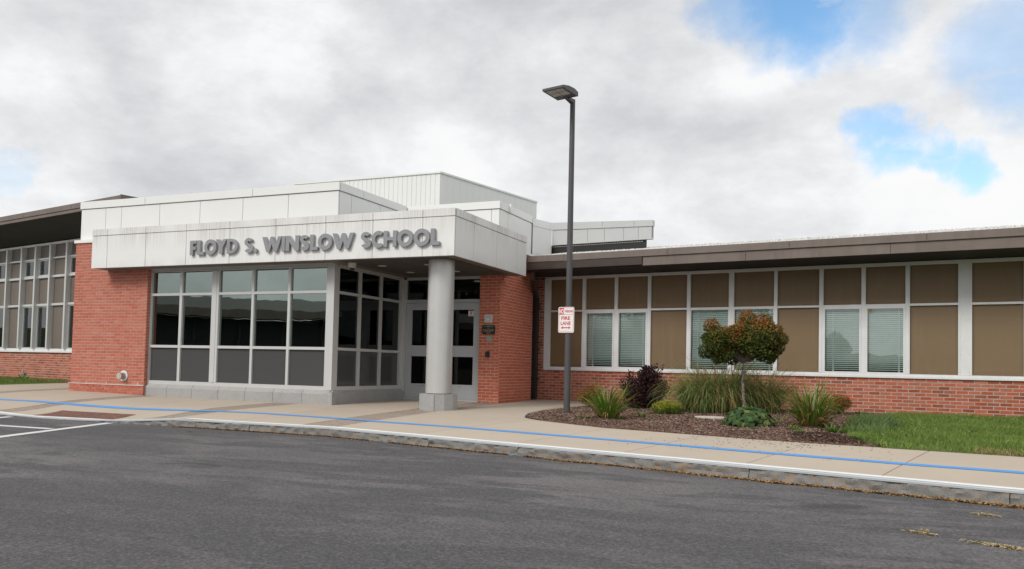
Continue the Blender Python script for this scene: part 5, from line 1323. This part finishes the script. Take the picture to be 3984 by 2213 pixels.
def broadleaf(n, R, H, LR, cols, build_stem=True):
    def f(t):
        m = MB(); s = MB()
        for k in range(n):
            a = random.uniform(0, 6.283); e = random.random()**.75*math.pi/2; R_k = random.uniform(.82, 1.05)
            nrm = Vector((math.cos(a)*math.sin(e), math.sin(a)*math.sin(e), math.cos(e)*.9+.25)).normalized()
            p = Vector((math.cos(a)*math.sin(e)*R*R_k, math.sin(a)*math.sin(e)*R*R_k, math.cos(e)*H*R_k+.02)); nrm = (nrm+vrand()*.35).normalized()
            q = nrm.to_track_quat('Z', 'Y'); lr = LR*random.uniform(.6, 1.15); c = pick(*cols); kk = random.uniform(.75, 1.25); c = tuple(x*kk for x in c)
            nn = 18; rim = []; rot = random.uniform(0, 6.28)
            for i in range(nn):
                th = 2*math.pi*i/nn; lob = 1+.13*math.cos(6*th)+random.uniform(-.06, .06); 
                if abs(th-math.pi) < .25: lob *= .45
                rim.append(p+q @ Vector((math.cos(th+rot)*lr*lob, math.sin(th+rot)*lr*lob, lr*(.10*math.cos(3*th)-.16))))
            mid = [p+q @ Vector((math.cos(2*math.pi*i/nn+rot)*lr*.5, math.sin(2*math.pi*i/nn+rot)*lr*.5, lr*.05*math.cos(2*math.pi*i/nn*6))) for i in range(nn)]
            o = len(m.v); m.v += [tuple(p-nrm*lr*.05)]+[tuple(x) for x in mid]+[tuple(x) for x in rim]; m.c += [tuple(x*1.5 for x in c)]+[c]*nn+[tuple(x*1.1 for x in c)]*nn
            for i in range(nn):
                j = (i+1) % nn; m.f += [(o, o+1+i, o+1+j), (o+1+i, o+1+nn+i, o+1+nn+j, o+1+j)]
            s.tube([(0, 0, 0), tuple(p*.55+Vector((0, 0, .03))), tuple(p-nrm*.01)], [.004, .003, .003], 4, (.16, .17, .06))
        m.build('leaves', 'leaf', t, smooth=True); s.build('stalk', 'leaf', t)
    return f
shrub('broadleaf_plant', 'mound of large round dark green leaves at the foot of the tree', 'plant', 8.27, -1.22, broadleaf(380, .37, .27, .050, [(.045, .085, .028), (.055, .10, .033), (.038, .07, .027), (.07, .115, .04), (.15, .16, .06)]))
def weed(n, L, W, cols, R=.06):
    def f(t):
        m = MB()
        for k in range(n):
            a = random.uniform(0, 6.283); r = random.random()*R; blade(m, (math.cos(a)*r, math.sin(a)*r, 0), a, random.uniform(.25, 1.1), L*random.uniform(.6, 1.1), W*random.uniform(.7, 1.2), [pick(*cols)], 6, random.uniform(.3, 1.2))
        m.build('leaves', 'leaf', t, smooth=True)
    return f
wg = [(.10, .17, .035), (.13, .21, .045), (.08, .14, .03)]
W_L = [('broad upright dock weed right of the left strap-leaved clump', 6.478, -.528, 15, .19, .042, .03), ('low leafy weed at the foot of the left strap-leaved clump', 5.74, -1.18, 26, .09, .028, .09), ('weed at the right foot of the left strap-leaved clump', 6.28, -1.02, 24, .13, .034, .06),
       ('small bright weed near the lamp post base', 5.53, -1.02, 22, .08, .022, .07), ('bright green weed at the walk edge before the right strap-leaved clump', 9.05, -2.16, 40, .09, .026, .06), ('spreading weed right of the right strap-leaved clump', 9.44, -1.32, 60, .15, .040, .16), ('pale weed left of the right strap-leaved clump', 8.93, -1.62, 26, .12, .040, .06),
       ('feathery weed behind the broad-leaved mound', 8.52, -.55, 60, .20, .016, .18), ('small ferny weed left of the broad-leaved mound', 7.95, -1.2, 34, .13, .014, .09), ('clover patch between the mulch and the lawn corner', 9.80, -2.12, 110, .10, .022, .17), ('little weed on the mulch below the boxwood', 6.95, -.55, 14, .05, .018, .03),
       ('tiny weed in the mulch left of the concrete pad', 6.75, -1.0, 12, .05, .016, .03), ('low weed by the wall beside the rust-red bush', 9.75, 2.9, 24, .10, .030, .10), ('leafy weed at the walk edge below the lawn corner', 10.03, -2.86, 24, .10, .030, .06), ('tiny weed in front of the broad-leaved mound', 8.42, -2.25, 16, .07, .010, .04)]
for lab, x, y, n, L, W, R in W_L: shrub('weed', lab, 'weed', x, y, weed(n, L, W, wg, R), 'weeds in the mulch bed')
ws = thing('weed', 'small leafy weed at the foot of the left wing wall', 'weed', (-13.3, 3.2, zg(-13.3, 3.2)+.03), 0, 'weeds in the mulch bed'); BASE[ws.name] = 0; weed(30, .22, .04, wg, .12)(ws); ws['group'] = 'weeds on the left lawn'
hyd = thing('wall_spigot', 'small grey spigot low on the left wing wall in the grass', 'spigot', (-13.75, 3.55, zg(-13.75, 3.5)+.03), rad(-12)); BASE[hyd.name] = 0
MB().cyl((0, 0, 0), (0, 0, .17), .05, .045, 14).build('stand', 'steel_plate', hyd, smooth=True); MB().cyl((0, 0, .17), (.02, -.05, .25), .045, .02, 12).build('spout', 'aluminium', hyd, smooth=True)

# ------------------------------------------------------------------ across the lot (seen only as reflections in the glass)
OB = thing('school_wing', 'low school wing across the car park mirrored in the entrance glass', 'building', (-26.5, -11.0, -.55), math.atan2(-17.5, 17.0)+math.pi)
for nm_, mt_, b in (('wall', 'taupe_panel', (-26, 3, .2, 6, -.1, .9)), ('window_band', 'interior_dark', (-26, 3, .25, .3, .9, 3.2)), ('inner_wall', 'interior_dark', (-26, 3, .5, 6, .9, 3.2)), ('fascia', 'brown_fascia', (-27, 4, -1.2, -1.1, 3.2, 3.6)), ('soffit', 'dark_soffit', (-27, 4, -1.1, .2, 3.22, 3.26))):
    MB().box(*b).build(nm_, mt_, OB, (0, 0, -.55))
MB().add([(-27, -1.2, 3.6), (4, -1.2, 3.6), (4, 3.5, 4.5), (-27, 3.5, 4.5), (4, 8, 3.6), (-27, 8, 3.6)], [(0, 1, 2, 3), (3, 2, 4, 5)]).build('roof', 'edging', OB, (0, 0, -.55))
for i in range(14): MB().box(-25.5+i*2.1, -25.4+i*2.1,   .15, .25, .9, 3.2).build('mullion', 'gutter_brown', OB, (0, 0, -.55))
hm = MB(); nh = 80; vs_h = []
for i in range(nh+1):
    a = math.pi*1.0+math.pi*i/nh
    for k, (r_, hh) in enumerate(((260, -1), (330, .55), (420, 1.0), (560, .9), (700, -.1))):
        h = (16+12*mnoise.noise(Vector((math.cos(a)*2.2, math.sin(a)*2.2, 2)))+5*mnoise.noise(Vector((math.cos(a)*9, math.sin(a)*9, 5))))*hh if hh > 0 else -1.5
        vs_h.append((r_*math.cos(a), r_*math.sin(a), h))
hm.add(vs_h, [(i*5+k, (i+1)*5+k, (i+1)*5+k+1, i*5+k+1) for i in range(nh) for k in range(4)])
tag(hm.build('hills', 'hill_green', smooth=True), kind='structure')
# dark trees across the lot, mirrored in the door glass
def far_tree(x, y, h, lab):
    t = thing('far_tree', lab, 'tree', (x, y, -.6), 0, 'trees across the car park'); BASE[t.name] = 0
    MB().tube([(0, 0, 0), (.1, 0, h*.4), (0, 0, h*.8)], [.28, .2, .08], 8).build('trunk', 'tree_bark', t, smooth=True)
    m = MB()
    for k in range(16):
        v = vrand(); c = Vector((v.x*h*.22, v.y*h*.22, h*.58+v.z*h*.30))
        for _ in range(130):
            w_ = vrand(); p = c+w_*h*.15*random.uniform(.5, 1); leaf(m, p, vrand(), w_, .55, .4, pick((.035, .055, .018), (.05, .07, .02), (.028, .045, .016)))
    m.build('crown', 'leaf', t)
for i, (x, y, h) in enumerate(((-21.5, -49, 13.5), (-26, -46, 12.0), (-18.5, -53, 12.5))):
    far_tree(x, y, h, 'dark leafy tree across the car park, %s in the row' % ('second', 'first', 'third', 'fourth')[i])
